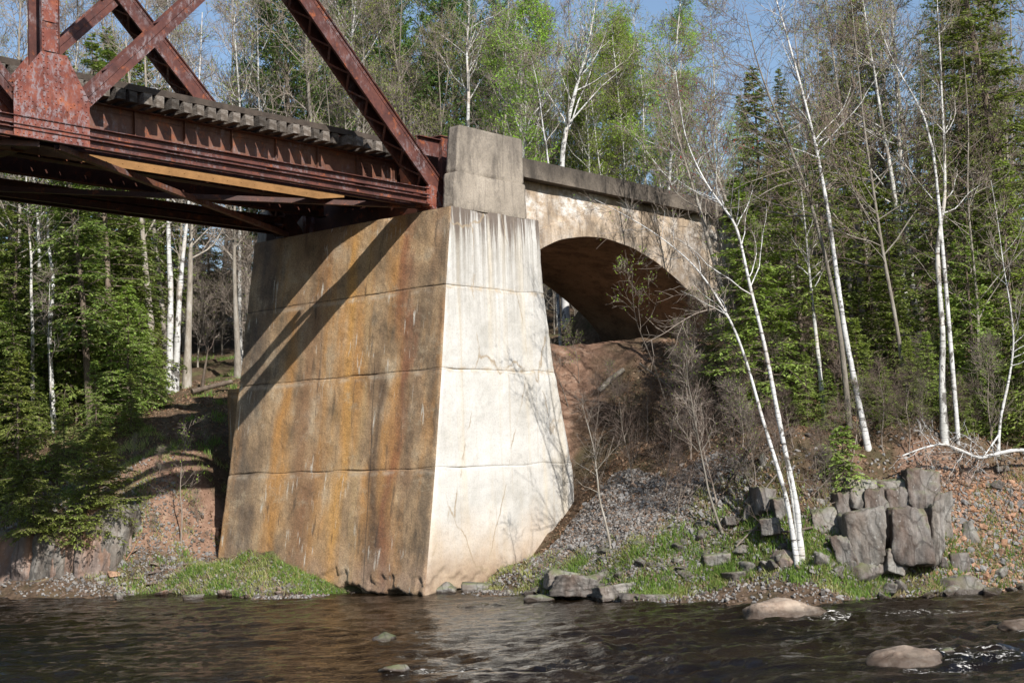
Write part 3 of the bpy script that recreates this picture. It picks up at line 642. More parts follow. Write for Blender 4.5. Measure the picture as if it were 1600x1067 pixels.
riv(a,np.array([(q,1.139,r) for q in(1.08,1.33) for r in np.arange(10.2,12.0,.1)]),(0,-1,0),.022)
V_,F_=boxvf((.55,1.25,11.74),(.9,.02,.46));a.add(V_,F_);V_,F_=boxvf((.55,1.22,11.98),(.9,.16,.02));a.add(V_,F_)
obj('end_column',a.mesh('end_column',[M_rust],False),br)
# lateral bracing under the deck
for k,(p0,p1) in enumerate([((-10.9,1.0,9.96),(.2,6.6,9.96)),((.1,1.2,10.02),(-10.9,6.6,10.02)),((-11.3,1.0,9.96),(-22,6.6,9.96)),((-22,1.2,10.02),(-11.3,6.6,10.02))]):
    a=Acc();s=np.array(p1)-np.array(p0);s/=np.linalg.norm(s);sd=np.cross(s,[0,0,1])
    bar(a,p0,p1,.13,.012,0,sd);bar(a,np.array(p0)+sd*.06+[0,0,.06],np.array(p1)+sd*.06+[0,0,.06],.012,.12,0,sd)
    bar(a,np.array(p0)-sd*.06+[0,0,.06],np.array(p1)-sd*.06+[0,0,.06],.012,.12,0,sd)
    obj('lateral_brace',a.mesh('lateral_brace',[M_web if k==0 else M_dark],False),br)  # first brace brown, the others coloured dark as under-deck shade
a=Acc()
P0=np.array([(-14.6,2.15,10.09),(-2.65,2.15,10.09),(-1.75,2.15,10.23),(-1.75,2.15,10.42),(-14.6,2.15,10.42)]);P1=P0+np.array((0,.03,0))
a.add(np.vstack([P0,P1]),[[k,(k+1)%5,5+(k+1)%5,5+k] for k in range(5)]);a.add(P0,[[0,1,2,3,4]]);a.add(P1,[[4,3,2,1,0]])
riv(a,np.array([(q,2.15,10.19) for q in np.arange(-14.4,-2.6,.42)]),(0,-1,0),.018)
obj('lateral_plate',a.mesh('lateral_plate',[M_ochre],False),br,label='ochre rusted plate under the near chord')
# ties, guard timbers
rnd=random.Random(5)
a0=Acc()
def rough_box(s,seed,j=.008):
    bm=bmesh.new();bmesh.ops.create_cube(bm,size=1);bmesh.ops.scale(bm,vec=s,verts=bm.verts);bmesh.ops.bevel(bm,geom=bm.edges[:],offset=.012,segments=1,affect='EDGES')
    r=random.Random(seed)
    for v_ in bm.verts: v_.co+=Vector((r.uniform(-j,j),r.uniform(-j*3,j*3) if abs(v_.co.y)>s[1]*.4 else 0,r.uniform(-j,j)))
    me=bpy.data.meshes.new('tie');bm.to_mesh(me);bm.free();me.materials.append(M_tie);return me
tms=[rough_box((.225,3.0,.27),k) for k in range(5)]
for k in range(64):
    u_=.75-k*.37
    if u_<-21: break
    o=obj('tie',tms[k%5],br);o.location=(u_+rnd.uniform(-.02,.02),3.7+rnd.uniform(-.05,.05)+(.14 if k==7 else 0),11.80+rnd.uniform(-.008,.008));o.rotation_euler=(0,0,rnd.uniform(-.012,.012))
for vq in(2.38,5.05):
    a=Acc();bar(a,(-21,vq,12.02),(.9,vq,12.02),.2,.15);obj('guard_timber',a.mesh('guard_timber',[M_guard],False),br)
for vq in(2.98,4.42):
    a=Acc();bar(a,(-21,vq,11.95),(.9,vq,11.95),.13,.02);bar(a,(-21,vq,12.01),(.9,vq,12.01),.018,.12);bar(a,(-21,vq,12.08),(.9,vq,12.08),.07,.035);obj('rail',a.mesh('rail',[M_dark],False),br)
# ------------------------------------------------------------------ fast ground lookup
GX=np.arange(-45,45.01,.15);GY=np.arange(26,90.01,.15)
_gx,_gy=np.meshgrid(GX,GY);GZ=ground(_gx,_gy)
def gf(x,y):
    x=np.asarray(x,float);y=np.asarray(y,float)
    i=np.clip((x-GX[0])/.15,0,len(GX)-2.001);j=np.clip((y-GY[0])/.15,0,len(GY)-2.001);a_=i.astype(int);b_=j.astype(int);p=i-a_;q=j-b_
    return (GZ[b_,a_]*(1-p)+GZ[b_,a_+1]*p)*(1-q)+(GZ[b_+1,a_]*(1-p)+GZ[b_+1,a_+1]*p)*q
def hit(px,py,y0=29.5,y1=88):
    """where the sight line through a pixel meets the ground"""
    for Y_ in np.arange(y0,y1,.08):
        p=at(px,py,Y_)
        if gf(p[0],Y_)>=p[2]: return np.array([p[0],Y_,float(gf(p[0],Y_))])
    return at(px,py,y1)
def base_at(px,Y_):
    """ground point at depth Y below the column px"""
    py=600
    for _ in range(6):
        p=at(px,py,Y_);z=float(gf(p[0],Y_)) if abs(p[0])<44 and Y_<89 else gz(p[0],Y_)
        py=proj((p[0],Y_,z))[1]
    return np.array([p[0],Y_,z])
# ------------------------------------------------------------------ rocks
def ico(sub):
    bm=bmesh.new();bmesh.ops.create_icosphere(bm,subdivisions=sub,radius=1)
    V=np.array([v.co[:] for v in bm.verts]);F=np.array([[v.index for v in f.verts] for f in bm.faces]);bm.free();return V,F
I1=ico(1);I2=ico(2);I4=ico(4);I5=ico(5)
def rockVF(seed,size,kind='angular',sub=4,amp=.05,flat=False):
    r=np.random.RandomState(seed);V,F={1:I1,2:I2,4:I4,5:I5}[sub];V=V/np.linalg.norm(V,axis=1)[:,None]
    if kind=='round':
        R=1+.22*fbm(V[:,0]*1.3+seed,V[:,1]*1.3,V[:,2]*1.3,3,seed)+.05*fbm(V[:,0]*4,V[:,1]*4,V[:,2]*4,3,seed+1)
        P=V*R[:,None]
    else:
        if kind=='block':
            n=[];
            for ax in np.vstack([np.eye(3),-np.eye(3)]): n.append(ax+r.normal(0,.10,3))
            n=np.array(n);dd=r.uniform(.78,1.0,6);ex=r.normal(0,1,(5,3));n=np.vstack([n,ex]);dd=np.concatenate([dd,r.uniform(1.0,1.3,5)])
        else:
            n=r.normal(0,1,(11,3));dd=r.uniform(.55,1.0,11)
        n/=np.linalg.norm(n,axis=1)[:,None]
        dt=V@n.T;rr=np.where(dt>.05,dd[None]/np.maximum(dt,.05),9);R=np.minimum(rr.min(1),1.7)
        P=V*R[:,None]
        P=P*(1+amp*fbm(P[:,0]*2.5+seed,P[:,1]*2.5,P[:,2]*2.5,4,seed,.55))[:,None]
    return P*np.array(size),F
def mat_rock(name,c1,c2,c3,wet=True,moss=.0,og=0,crack=.5,wl=.12):
    t=NT(name,.85,.3)
    c=t.ramp(t.noise(1.6,.3,.7,8,.7,vs=(1,1,.6)),(0,c1),(.5,c2),(1,c3))
    d=t.noise(3,.5,.62,7,.75,off=(3,3,3),vs=(1,1,.4));c=t.mix(t.math('MULTIPLY',d,.65),c,tuple(q*.3 for q in c1))
    li=t.noise(7,.60,.68,5,.8,off=(1,4,2));c=t.mix(t.math('MULTIPLY',li,.55),c,(.45,.45,.41))
    vo=t.N.new('ShaderNodeTexVoronoi');vo.feature='DISTANCE_TO_EDGE';vo.inputs['Scale'].default_value=1.1
    nn=t.N.new('ShaderNodeTexNoise');nn.inputs['Scale'].default_value=2.2;nn.inputs['Detail'].default_value=6
    mv=t.N.new('ShaderNodeMix');mv.data_type='VECTOR';mv.inputs[0].default_value=.3
    t.link(t.vec((1,1,.6)),nn.inputs['Vector']);t.link(t.vec((1.5,1.5,.7)),mv.inputs[4]);t.link(nn.outputs['Color'],mv.inputs[5]);t.link(mv.outputs[1],vo.inputs['Vector'])
    crk=t.mr(vo.outputs['Distance'],.022,.003,0,1);c=t.mix(t.math('MULTIPLY',crk,crack),c,tuple(q*.2 for q in c1))
    if og: c=t.mix(t.math('MULTIPLY',t.noise(.9,.48,.62,5,off=(9,9,1),vs=(1.2,1.2,.4)),og),c,(.34,.16,.075))
    if moss:
        g=t.N.new('ShaderNodeNewGeometry');s=t.N.new('ShaderNodeSeparateXYZ');t.link(g.outputs['Normal'],s.inputs[0])
        c=t.mix(t.math('MULTIPLY',t.math('MULTIPLY',t.mr(s.outputs[2],.2,.8),t.noise(2.5,.45,.6,5,off=(4,1,1))),moss),c,(.10,.13,.03))
    if wet:
        g=t.N.new('ShaderNodeNewGeometry');s=t.N.new('ShaderNodeSeparateXYZ');t.link(g.outputs['Position'],s.inputs[0])
        wz=t.mr(t.math('ADD',s.outputs[2],t.mr(t.noise(5,.2,.8),0,1,-.04,.04)),wl,wl*.6,0,1);c=t.mix(t.math('MULTIPLY',wz,.8),c,(.035,.022,.014));ro=t.mr(wz,0,1,.85,.25)
        return t.done(c,t.bump(t.noise(12,.3,.7,8,.75),.6,.02),ro)
    return t.done(c,t.bump(t.noise(12,.3,.7,8,.75),.6,.02))
M_rk=mat_rock('grey_bedrock',(.075,.068,.06),(.16,.145,.125),(.29,.275,.25),True,.6,.12)
M_rkd=mat_rock('dark_bedrock',(.045,.04,.035),(.11,.095,.083),(.22,.205,.185),True,.55,.12)
M_rkp=mat_rock('pinkish_bedrock',(.11,.083,.07),(.21,.16,.135),(.33,.265,.22),True,.5,.5)
M_bould=mat_rock('tan_boulder_stone',(.19,.14,.105),(.34,.265,.20),(.48,.40,.31),True,0,.12,.0,.28)
M_ogr2=mat_rock('orange_rock',(.20,.11,.07),(.34,.20,.13),(.42,.27,.18),False,.1,.5)
def rock(name,label,cat,loc,size,seed,kind,mat,rz=0,group=None,tilt=(0,0),sub=4):
    a=Acc();V,F=rockVF(seed,size,kind,sub);a.add(V,F)
    o=thing(name,label,cat,loc,rz,group,a.mesh(name,[mat],kind=='round' or sub>=4));o.rotation_euler=(tilt[0],tilt[1],rz);return o
bl=['big smooth tan boulder with a rounded double hump, in the river near the bank','long pale pinkish boulder with a dark wet end, lowest one on the right','pale rounded stone cut by the frame edge in white water','small stone awash just above the long pinkish boulder','brown pointed stone at the bottom edge of the river, dark beside it','small dark grey pointed stone breaking the water below the abutment corner','flat grey mossy stone lying in the shallows in front of the abutment','low pale stone just breaking the surface below the big tan boulder']
for k,(px,py,a1,a2,a3) in enumerate(BOUL):
    p=atZ(px,py,0);m=M_bould if k in(0,1,2,7) else M_rkd
    o=rock('boulder' if a1>.3 else 'stone',bl[k],'boulder' if a1>.3 else 'stone',(p[0],p[1],-.12*a3 if k<2 else 0),(a1,a2,a3*(.82 if k<2 else 1)),k+20,'round' if k in(0,1,2,7) else 'angular',m,.05*k)
def outcrop(name,label,blocks,mat,bname='rock_block',seed=0,kind='block'):
    """blocks: (px,py_bottom,Y,width,height,depth,tilt)"""
    b0=base_at(blocks[0][0],blocks[0][2]);root=thing(name,label,'rock outcrop',tuple(b0))
    for k,(px,py,Y_,wd,ht,dp,tl) in enumerate(blocks):
        p=at(px,py,Y_);a=Acc();V,F=rockVF(seed+k,(wd/2,dp/2,ht/2*1.05),kind,5,.07);
        # vertical fractures
        V[:,1]+=.03*np.abs(vnoise(V[:,0]*5,V[:,1]*0,V[:,2]*1.2,seed+k));V+=.014*np.stack([fbm(V[:,0]*4,V[:,1]*4,V[:,2]*2.5,4,seed+k+q,.7) for q in (0,50,90)],1);a.add(V,F)
        o=obj(bname,a.mesh(bname,[mat if not isinstance(mat,list) else mat[k%len(mat)]]),root);o.location=(p[0]-b0[0],p[1]-b0[1]+.12,p[2]+ht/2-b0[2]-.10);o.rotation_euler=(R_(-6),R_(tl),.25*math.sin(k*2.1))
    return root
outcrop('rock_outcrop','low pinkish brown bedrock face with vertical orange streaks under the hemlock boughs',[
    (25,935,40.7,1.9,2.1,1.5,9),(62,935,40.4,1.4,2.2,1.5,12),(92,932,40.2,1.2,2.2,1.6,9),(118,930,40.2,.9,2.2,1.6,11),(150,928,40.0,1.2,2.65,1.6,5),(178,925,39.9,1.1,2.5,1.4,7),(198,915,40.2,.7,1.9,1.4,-5),(-25,935,41.4,1.7,1.6,1.5,3),(-80,935,42,1.8,1.7,1.5,-3),(45,938,40.1,2.2,.6,.7,3),(90,938,39.7,1.6,.7,.7,-3),(135,936,39.4,1.8,.6,.6,2),(180,934,39.2,1.2,.45,.5,-4),(110,905,39.9,1.2,.9,.8,10),(70,900,40.2,1.0,.8,.8,8)],[M_rkp,M_rkp,M_rk],seed=100)
outcrop('rock_outcrop','fractured grey rock outcrop with upright blocks beside the orange scree',[(1372,850,32.2,.6,1.4,.7,5),(1405,845,32.3,.6,1.4,.7,-4),(1472,850,32.2,.5,1.2,.7,6),
    (1350,880,31.35,.85,1.35,1.0,-5),(1392,862,31.75,.5,1.1,.9,16),(1428,882,31.2,.95,1.35,1.0,-2),(1462,876,31.5,.35,1.3,.8,3),(1398,892,31.0,.5,.55,.5,10),(1322,885,31.2,.45,.75,.6,-12),(1440,795,32.4,.8,1.0,.8,2),(1345,790,32.4,.8,.75,.7,7),(1395,790,32.7,.9,.7,.8,-4)],[M_rkd,M_rkd,M_rk,M_rk],seed=140)
outcrop('rock_outcrop','dark mossy ledge at the water edge between the gravel and the river',[
    (905,928,33.1,1.3,.50,.8,4),(960,935,32.4,1.0,.42,.8,-6),(1015,940,31.9,1.3,.30,.9,3),(880,915,33.8,.9,.45,.7,9),(935,915,33.3,.8,.4,.6,-12)],[M_rkd,M_rk],seed=170)
outcrop('rock_outcrop','grey blocks half buried in brush left of the twin white birches',[
    (1195,800,32.6,.55,.7,.5,5),(1222,810,32.3,.4,.55,.5,-8),(1205,830,32.0,.5,.4,.4,3),(1175,810,32.8,.4,.4,.4,12)],[M_rkd],seed=190)
outcrop('rock_outcrop','grey block ledge just right of the twin white birches, under a low hemlock',[
    (1290,845,31.9,.6,.8,.6,-6),(1315,820,32.3,.5,.9,.6,4),(1278,812,32.4,.5,.6,.5,9)],[M_rk,M_rkd],seed=200)
outcrop('rock_outcrop','brown rock rib standing in the red soil of the right bank',[
    (1503,790,33.0,.35,1.0,.6,24),(1532,785,33.3,.3,.7,.6,20)],[M_rkp,M_rkd],seed=210)
named=[(1070,925,.26,.2,.24,'dark pointed rock standing in grass on the right shore','angular',M_rkd),(1285,935,.85,.4,.25,'broad pale brown slab at the waterline below the twin birches','angular',M_rk),
 (1225,885,.34,.25,.16,'flat brown slab in grass above the big tan boulder','block',M_rkp),(1355,905,.5,.3,.25,'dark slanting rock below the fractured outcrop','angular',M_rkd),(1405,895,.4,.3,.26,'grey rock with a white vein under the fractured outcrop','angular',M_rk),
 (1510,925,.7,.3,.2,'long low mossy slab at the waterline under the orange scree','angular',M_rkd),(1500,885,.3,.25,.2,'dark block at the foot of the orange scree','block',M_rkd),(1515,845,.25,.2,.2,'greenish grey rock set in the orange scree','block',M_rk),
 (1455,920,.3,.2,.15,'grey rock at the water edge under the outcrop','angular',M_rk),(1105,935,.3,.15,.07,'thin pale stone slab leaning at the water edge in grass','block',M_rk),(845,938,.28,.16,.08,'flat light grey stone at the waterline right of the abutment','angular',M_rk),
 (690,928,.5,.25,.13,'mossy grey rocks against the abutment corner','block',M_rk),(745,925,.45,.25,.16,'pale fractured rock in front of the white abutment side','block',M_rk),(800,920,.5,.25,.16,'mossy block below the gravel fan','block',M_rkd),
 (652,910,.14,.14,.12,'small white streaked rock wedged under the abutment footing','block',M_rk),(338,835,.13,.12,.14,'orange brown stone beside the left foot of the abutment','block',M_ogr2),(180,902,.3,.12,.08,'orange flat stone on the left bank above the shallows','block',M_ogr2),(185,935,.16,.1,.06,'light grey stone in the left shallows','angular',M_rk),
 (300,935,.3,.14,.07,'grey slab at the water edge below the green grass','block',M_rk),(1193,726,.12,.1,.14,'small round grey stone up in the brush left of the twin birches','round',M_rk),(1150,905,.5,.3,.12,'flat mossy slab among grass tufts in the middle of the right shore','block',M_rkd),(1120,880,.4,.25,.14,'brown ledge stone above the grass tufts','block',M_rk)]
for k,(px,py,a1,a2,a3,lb,kd,m) in enumerate(named):
    kd='angular' if kd=='block' and k%3 else kd;a3*=1.25;a1*=.85
    p=hit(px,py) if py<915 else None
    if p is None:
        q=atZ(px,py,0.02);p=q
    rock('rock' if a1>.2 else 'stone',lb,'rock' if a1>.2 else 'stone',(p[0],p[1]+a2*.3,max(p[2],0)+a3*.25),(a1,a2,a3),300+k,kd,m,(k*.7)%.8-.4)
rs=np.random.RandomState(3)
sh=[]
for k in range(150):
    px=rs.uniform(-40,1640)
    if 560<px<672: continue
    x0=at(px,930,34)[0];xq=(px-800)/FPX
    Yq=34
    for _ in range(8): Yq=float(shoreY(xq*Yq*1.0))
    p=np.array([xq*Yq,Yq+abs(rs.normal(0,.55))-.12,0]);p[2]=max(float(gf(p[0],p[1])),0)
    sh.append(p)
sm=[]
for k in range(38):
    x_=rs.uniform(.3,12.5);y_=float(shoreY(x_))+abs(rs.normal(.5,1.0));z_=float(gf(x_,y_))
    if z_>0:sh.append(np.array([x_,y_,z_]))
for k in range(9):
    a=Acc();V,F=rockVF(400+k,(1,rs.uniform(.6,.9),rs.uniform(.35,.6)),['angular','block'][k%4==3],4);a.add(V,F);sm.append([a.mesh('shore_stone',[m]) for m in(M_rk,M_rkd,M_rkp)])
for k,p in enumerate(sh):
    s=rs.uniform(.05,.21)*(1.2 if p[0]>2 else .9);mi=rs.randint(3)
    mi=2 if p[0]<-6 else (mi if mi<2 else 1)
    o=thing('shore_stone',['grey','dark','pinkish'][mi]+(' larger' if s>.16 else ' small')+' stone lying '+('along the left waterline under the hemlocks' if p[0]<-9 else 'by the green grass left of the abutment' if p[0]<-3 else 'at the foot of the pale abutment side' if p[0]<1.2 else 'on the shore below the gravel slope' if p[0]<4.5 else 'on the shore near the big tan boulder' if p[0]<7 else 'on the shore below the grey outcrop' if p[0]<9 else 'on the shore below the orange scree'),'stone',tuple(p+np.array([0,0,s*.1])),rs.uniform(0,6.28),'stones along the shore',sm[k%9][mi]);o.scale=(s,s,s*rs.uniform(.7,1.3));o.rotation_euler=(rs.uniform(-.4,.4),rs.uniform(-.4,.4),rs.uniform(0,6.28))
def scatter(N,x,y,s,shapes,mats,name,label=None,z=None,sink=.3,seed=0,smooth=False,mi=None):
    r=np.random.RandomState(seed);a=Acc();z=gf(x,y) if z is None else z
    which=r.randint(0,len(shapes),N);mi=r.randint(0,len(mats),N) if mi is None else mi
    for k,(V,F) in enumerate(shapes):
        for m in range(len(mats)):
            idx=np.where((which==k)&(mi==m))[0]
            if len(idx)==0:continue
            n=len(idx);q=r.normal(size=(n,4));q/=np.linalg.norm(q,axis=1)[:,None];w_,x_,y_,z_=q.T
            Rm=np.stack([1-2*(y_*y_+z_*z_),2*(x_*y_-z_*w_),2*(x_*z_+y_*w_),2*(x_*y_+z_*w_),1-2*(x_*x_+z_*z_),2*(y_*z_-x_*w_),2*(x_*z_-y_*w_),2*(y_*z_+x_*w_),1-2*(x_*x_+y_*y_)],-1).reshape(n,3,3)
            P=np.einsum('nij,vj->nvi',Rm,V)*s[idx][:,None,None]
            P+=np.stack([x[idx],y[idx],z[idx]+s[idx]*sink],-1)[:,None,:]
            Fq=(F[None]+(np.arange(n)*len(V))[:,None,None]).reshape(-1,F.shape[1]);a.add(P.reshape(-1,3),Fq,m)
    o=obj(name,a.mesh(name,mats,smooth));o['kind']='stuff'
    if label:o['label']=label
    return o
peb=[rockVF(500+k,(1,rs.uniform(.6,.9),rs.uniform(.45,.8)),'angular',2 if k<3 else 1,.02) for k in range(6)]
def region(cx,cy,rx,ry,n,r):
    a_=r.uniform(0,2*np.pi,n);q=np.sqrt(r.uniform(0,1,n));return cx+rx*q*np.cos(a_),cy+ry*q*np.sin(a_)
r=np.random.RandomState(11)
# gravel fan right of the abutment + strip on the left
p1=hit(930,825);p2=hit(1030,815);p3=hit(250,865)
xs=[];ys=[]
for (p,rx,ry,n) in ((p1,1.8,2.2,9000),(p2,2.2,1.6,6000),(p3,3.0,1.8,1500)):
    x_,y_=region(p[0],p[1],rx,ry,n,r);xs.append(x_);ys.append(y_)
x_=r.uniform(-16,14,26000);y_=shoreY(x_)+r.normal(.6,1.1,26000);xs.append(x_);ys.append(y_)
x_=np.concatenate(xs);y_=np.concatenate(ys)
u,v=toUV(x_,y_);ok=(gf(x_,y_)>.0)&~((u>-1.5)&(u<4.7)&(v>-.05)&(v<8.2));x_=x_[ok];y_=y_[ok]
scatter(len(x_),x_,y_,r.uniform(.012,.055,len(x_))*np.where(r.uniform(size=len(x_))>.95,1.8,1),peb,[M_stone,mat_plain('pale_gravel',(.16,.145,.13),(.28,.255,.23),2),mat_plain('brown_gravel',(.10,.073,.055),(.20,.145,.11),2),mat_plain('dark_gravel',(.06,.052,.046),(.13,.115,.10),2)],'gravel',seed=4)
# orange scree
p=hit(1550,835);x_,y_=region(p[0]+.6,p[1]-.1,3.2,1.0,8000,r);d_=y_-shoreY(x_);ok=(d_>.2);x_=x_[ok];y_=y_[ok]
ok=np.array([True]*len(x_));s=r.uniform(.015,.055,len(x_))*np.where(r.uniform(size=len(x_))>.95,2.2,1)
scatter(len(x_),x_,y_,s,[rockVF(520+k,(1,rs.uniform(.6,.9),rs.uniform(.4,.7)),'block',2,.02) for k in range(6)],[M_ogr,M_ogr2,mat_plain('pale_scree',(.17,.125,.095),(.30,.225,.175),2),M_stone],'rubble',seed=6)
# leaf litter
N=60000;x_=np.concatenate([r.uniform(-18,-4,N//3),r.uniform(0,17,2*N//3)]);y_=shoreY(x_)+.8+r.uniform(0,1,N)**1.3*16
u,v=toUV(x_,y_);ok=~((u>-1.5)&(u<4.8)&(v>-.1)&(v<8.3))&~((u>4)&(v>.3)&(v<5.3));x_=x_[ok];y_=y_[ok]
leafq=[(np.array([[-1,-.5,0],[0,-.65,.25],[1,-.1,.1],[.1,.6,.3]]),np.array([[0,1,2,3]])),(np.array([[-1,-.3,.2],[0,-.5,0],[1,.1,.3],[0,.5,.05]]),np.array([[0,1,2,3]]))]
scatter(len(x_),x_,y_,r.uniform(.025,.06,len(x_)),leafq,[M_litter],'leaf_litter',sink=.35,seed=7)
# grass
def grass(name,x,y,h,mat,seed,lean=.35):
    r=np.random.RandomState(seed);n=len(x);z=gf(x,y);a=r.uniform(0,6.28,n);wd=r.uniform(.006,.013,n);dx=np.cos(a);dy=np.sin(a);ln=r.normal(0,lean,(n,2))*h[:,None]
    b=np.stack([x,y,z-.01],-1);wv=np.stack([dx*wd,dy*wd,0*wd],-1);m=b+np.stack([ln[:,0]*.35,ln[:,1]*.35,h*.6],-1);t=b+np.stack([ln[:,0],ln[:,1],h],-1)
    V=np.stack([b-wv,b+wv,m+wv*.7,m-wv*.7,t],1).reshape(-1,3);k=np.arange(n)[:,None]*5
    A=Acc();A.add(V,k+np.array([[0,1,2,3]]));A.f.append((k+np.array([[3,2,4]]),0))
    o=obj(name,A.mesh(name,[mat],False));o['kind']='stuff';return o
xs=[];ys=[]
p=at(395,905,37.2);x_,y_=region(p[0],p[1]+.3,4.6,1.5,34000,r);d_=y_-shoreY(x_);u,v=toUV(x_,y_);ok=(d_>-.25)&(gf(x_,y_)>-.03)&(d_<2.3+.9*fbm(x_,y_,0*x_,2,78))&((u<-1.5)|(v>8.3))&(fbm(x_*1.6,y_*1.6,0*x_,3,77)>-.2);grass('grass',x_[ok],y_[ok],r.uniform(.04,.17,ok.sum()),M_grass,1,.5)
x_,y_=region(p[0]-.4,p[1]+.3,4.8,1.5,5000,r);d_=y_-shoreY(x_);u,v=toUV(x_,y_);ok=(d_>-.2)&(gf(x_,y_)>-.02)&((u<-1.5)|(v>8.3));grass('dry_grass',x_[ok],y_[ok],r.uniform(.06,.3,ok.sum()),M_grass2,12,.7)
def tufts(n,xlo,xhi,dmax,per,seed):
    r=np.random.RandomState(seed);cx=r.uniform(xlo,xhi,n);cy=shoreY(cx)-.3+r.uniform(0,1,n)**1.2*dmax
    x=np.repeat(cx,per)+r.normal(0,.13,n*per);y=np.repeat(cy,per)+r.normal(0,.12,n*per)
    u,v=toUV(x,y);ok=~((u>-1.5)&(u<4.8)&(v>-.1)&(v<8.3))&(gf(x,y)>0);return x[ok],y[ok]
x_,y_=tufts(200,.5,12,1.5,80,5);grass('grass',x_,y_,r.uniform(.07,.24,len(x_)),M_grass,2)
x_,y_=tufts(260,-1.5,13,2.2,60,6);grass('dry_grass',x_,y_,r.uniform(.06,.2,len(x_)),M_grass2,3,.6)
x_,y_=tufts(170,-16,-6.5,6,60,7);grass('dry_grass',x_,y_,r.uniform(.06,.2,len(x_)),M_grass2,4,.6)
x_,y_=tufts(200,-22,-8,26,60,8);grass('grass',x_,y_,r.uniform(.08,.25,len(x_)),M_grass,9,.5)
# ------------------------------------------------------------------ tree building
def btubes(P,R,sides=3):
    """many tubes at once: P (n,s,3), R (n,s)"""
    n,s,_=P.shape;T=np.gradient(P,axis=1);T/=np.linalg.norm(T,axis=2,keepdims=True)+1e-9
    ref=np.where(np.abs(T[:,:1,2:3])>.8,np.array([1.,0,0]),np.array([0,0,1.]))
    X=np.cross(T,ref+0*T);X/=np.linalg.norm(X,axis=2,keepdims=True)+1e-9;Y=np.cross(T,X)
    a=np.linspace(0,2*np.pi,sides,endpoint=False)
    V=P[:,:,None,:]+R[:,:,None,None]*(np.cos(a)[:,None]*X[:,:,None,:]+np.sin(a)[:,None]*Y[:,:,None,:])
    b=(np.arange(n)*s*sides)[:,None,None];i=(np.arange(s-1)*sides)[None,:,None];j=np.arange(sides)[None,None,:];j2=(j+1)%sides
    F=np.stack([b+i+j,b+i+j2,b+i+sides+j2,b+i+sides+j],-1).reshape(-1,4)
    return V.reshape(-1,3),F
def grow(r,p0,d0,L,n,wig,up):
    """(m,3) starts, directions; returns (m,n+1,3)"""
    P=[p0];d=d0/np.linalg.norm(d0,axis=1,keepdims=True);st=(L/n)[:,None]
    for k in range(n):
        d=d+r.normal(0,wig,d.shape);d[:,2]+=up;d/=np.linalg.norm(d,axis=1,keepdims=True);P.append(P[-1]+d*st)
    return np.stack(P,1)
def perp(r,D,ang):
    """directions at ang (rad) from D with random roll"""
    q=r.normal(size=D.shape);q-=D*(q*D).sum(1,keepdims=True);q/=np.linalg.norm(q,axis=1,keepdims=True)
    return D*np.cos(ang)[:,None]+q*np.sin(ang)[:,None]
def sample(P,i,t):
    """point and direction on polyline set P[i] at fraction t"""
    s=P.shape[1]-1;f=np.clip(t*s,0,s-1e-4);k=f.astype(int);q=(f-k)[:,None]
    a=P[i,k];b=P[i,k+1];d=b-a;return a+d*q,d/(np.linalg.norm(d,axis=1,keepdims=True)+1e-9)
def leaves(r,C,size,flat=.0,asp=.7):
    n=len(C);a=r.normal(size=(n,3));a[:,2]*=(1-flat);a/=np.linalg.norm(a,axis=1,keepdims=True);b=r.normal(size=(n,3));b[:,2]*=(1-flat);b-=a*(a*b).sum(1,keepdims=True);b/=np.linalg.norm(b,axis=1,keepdims=True)
    s=size*r.uniform(.6,1.3,n)[:,None];nn=np.cross(a,b)
    V=np.stack([C-a*s,C-b*s*asp*.6+nn*s*.2,C+a*s,C+b*s*asp*.6+nn*s*.2],1).reshape(-1,3)
    return V,(np.arange(n)[:,None]*4+np.arange(4)[None])
def trunk_pts(r,H,lean,n=16,wig=.03):
    P=[np.zeros(3)];d=np.array([lean[0],lean[1],1.]);d/=np.linalg.norm(d)
    for k in range(n):
        d=d+np.append(r.normal(0,wig,2),.02);d/=np.linalg.norm(d);P.append(P[-1]+d*H/n)
    return np.array(P)
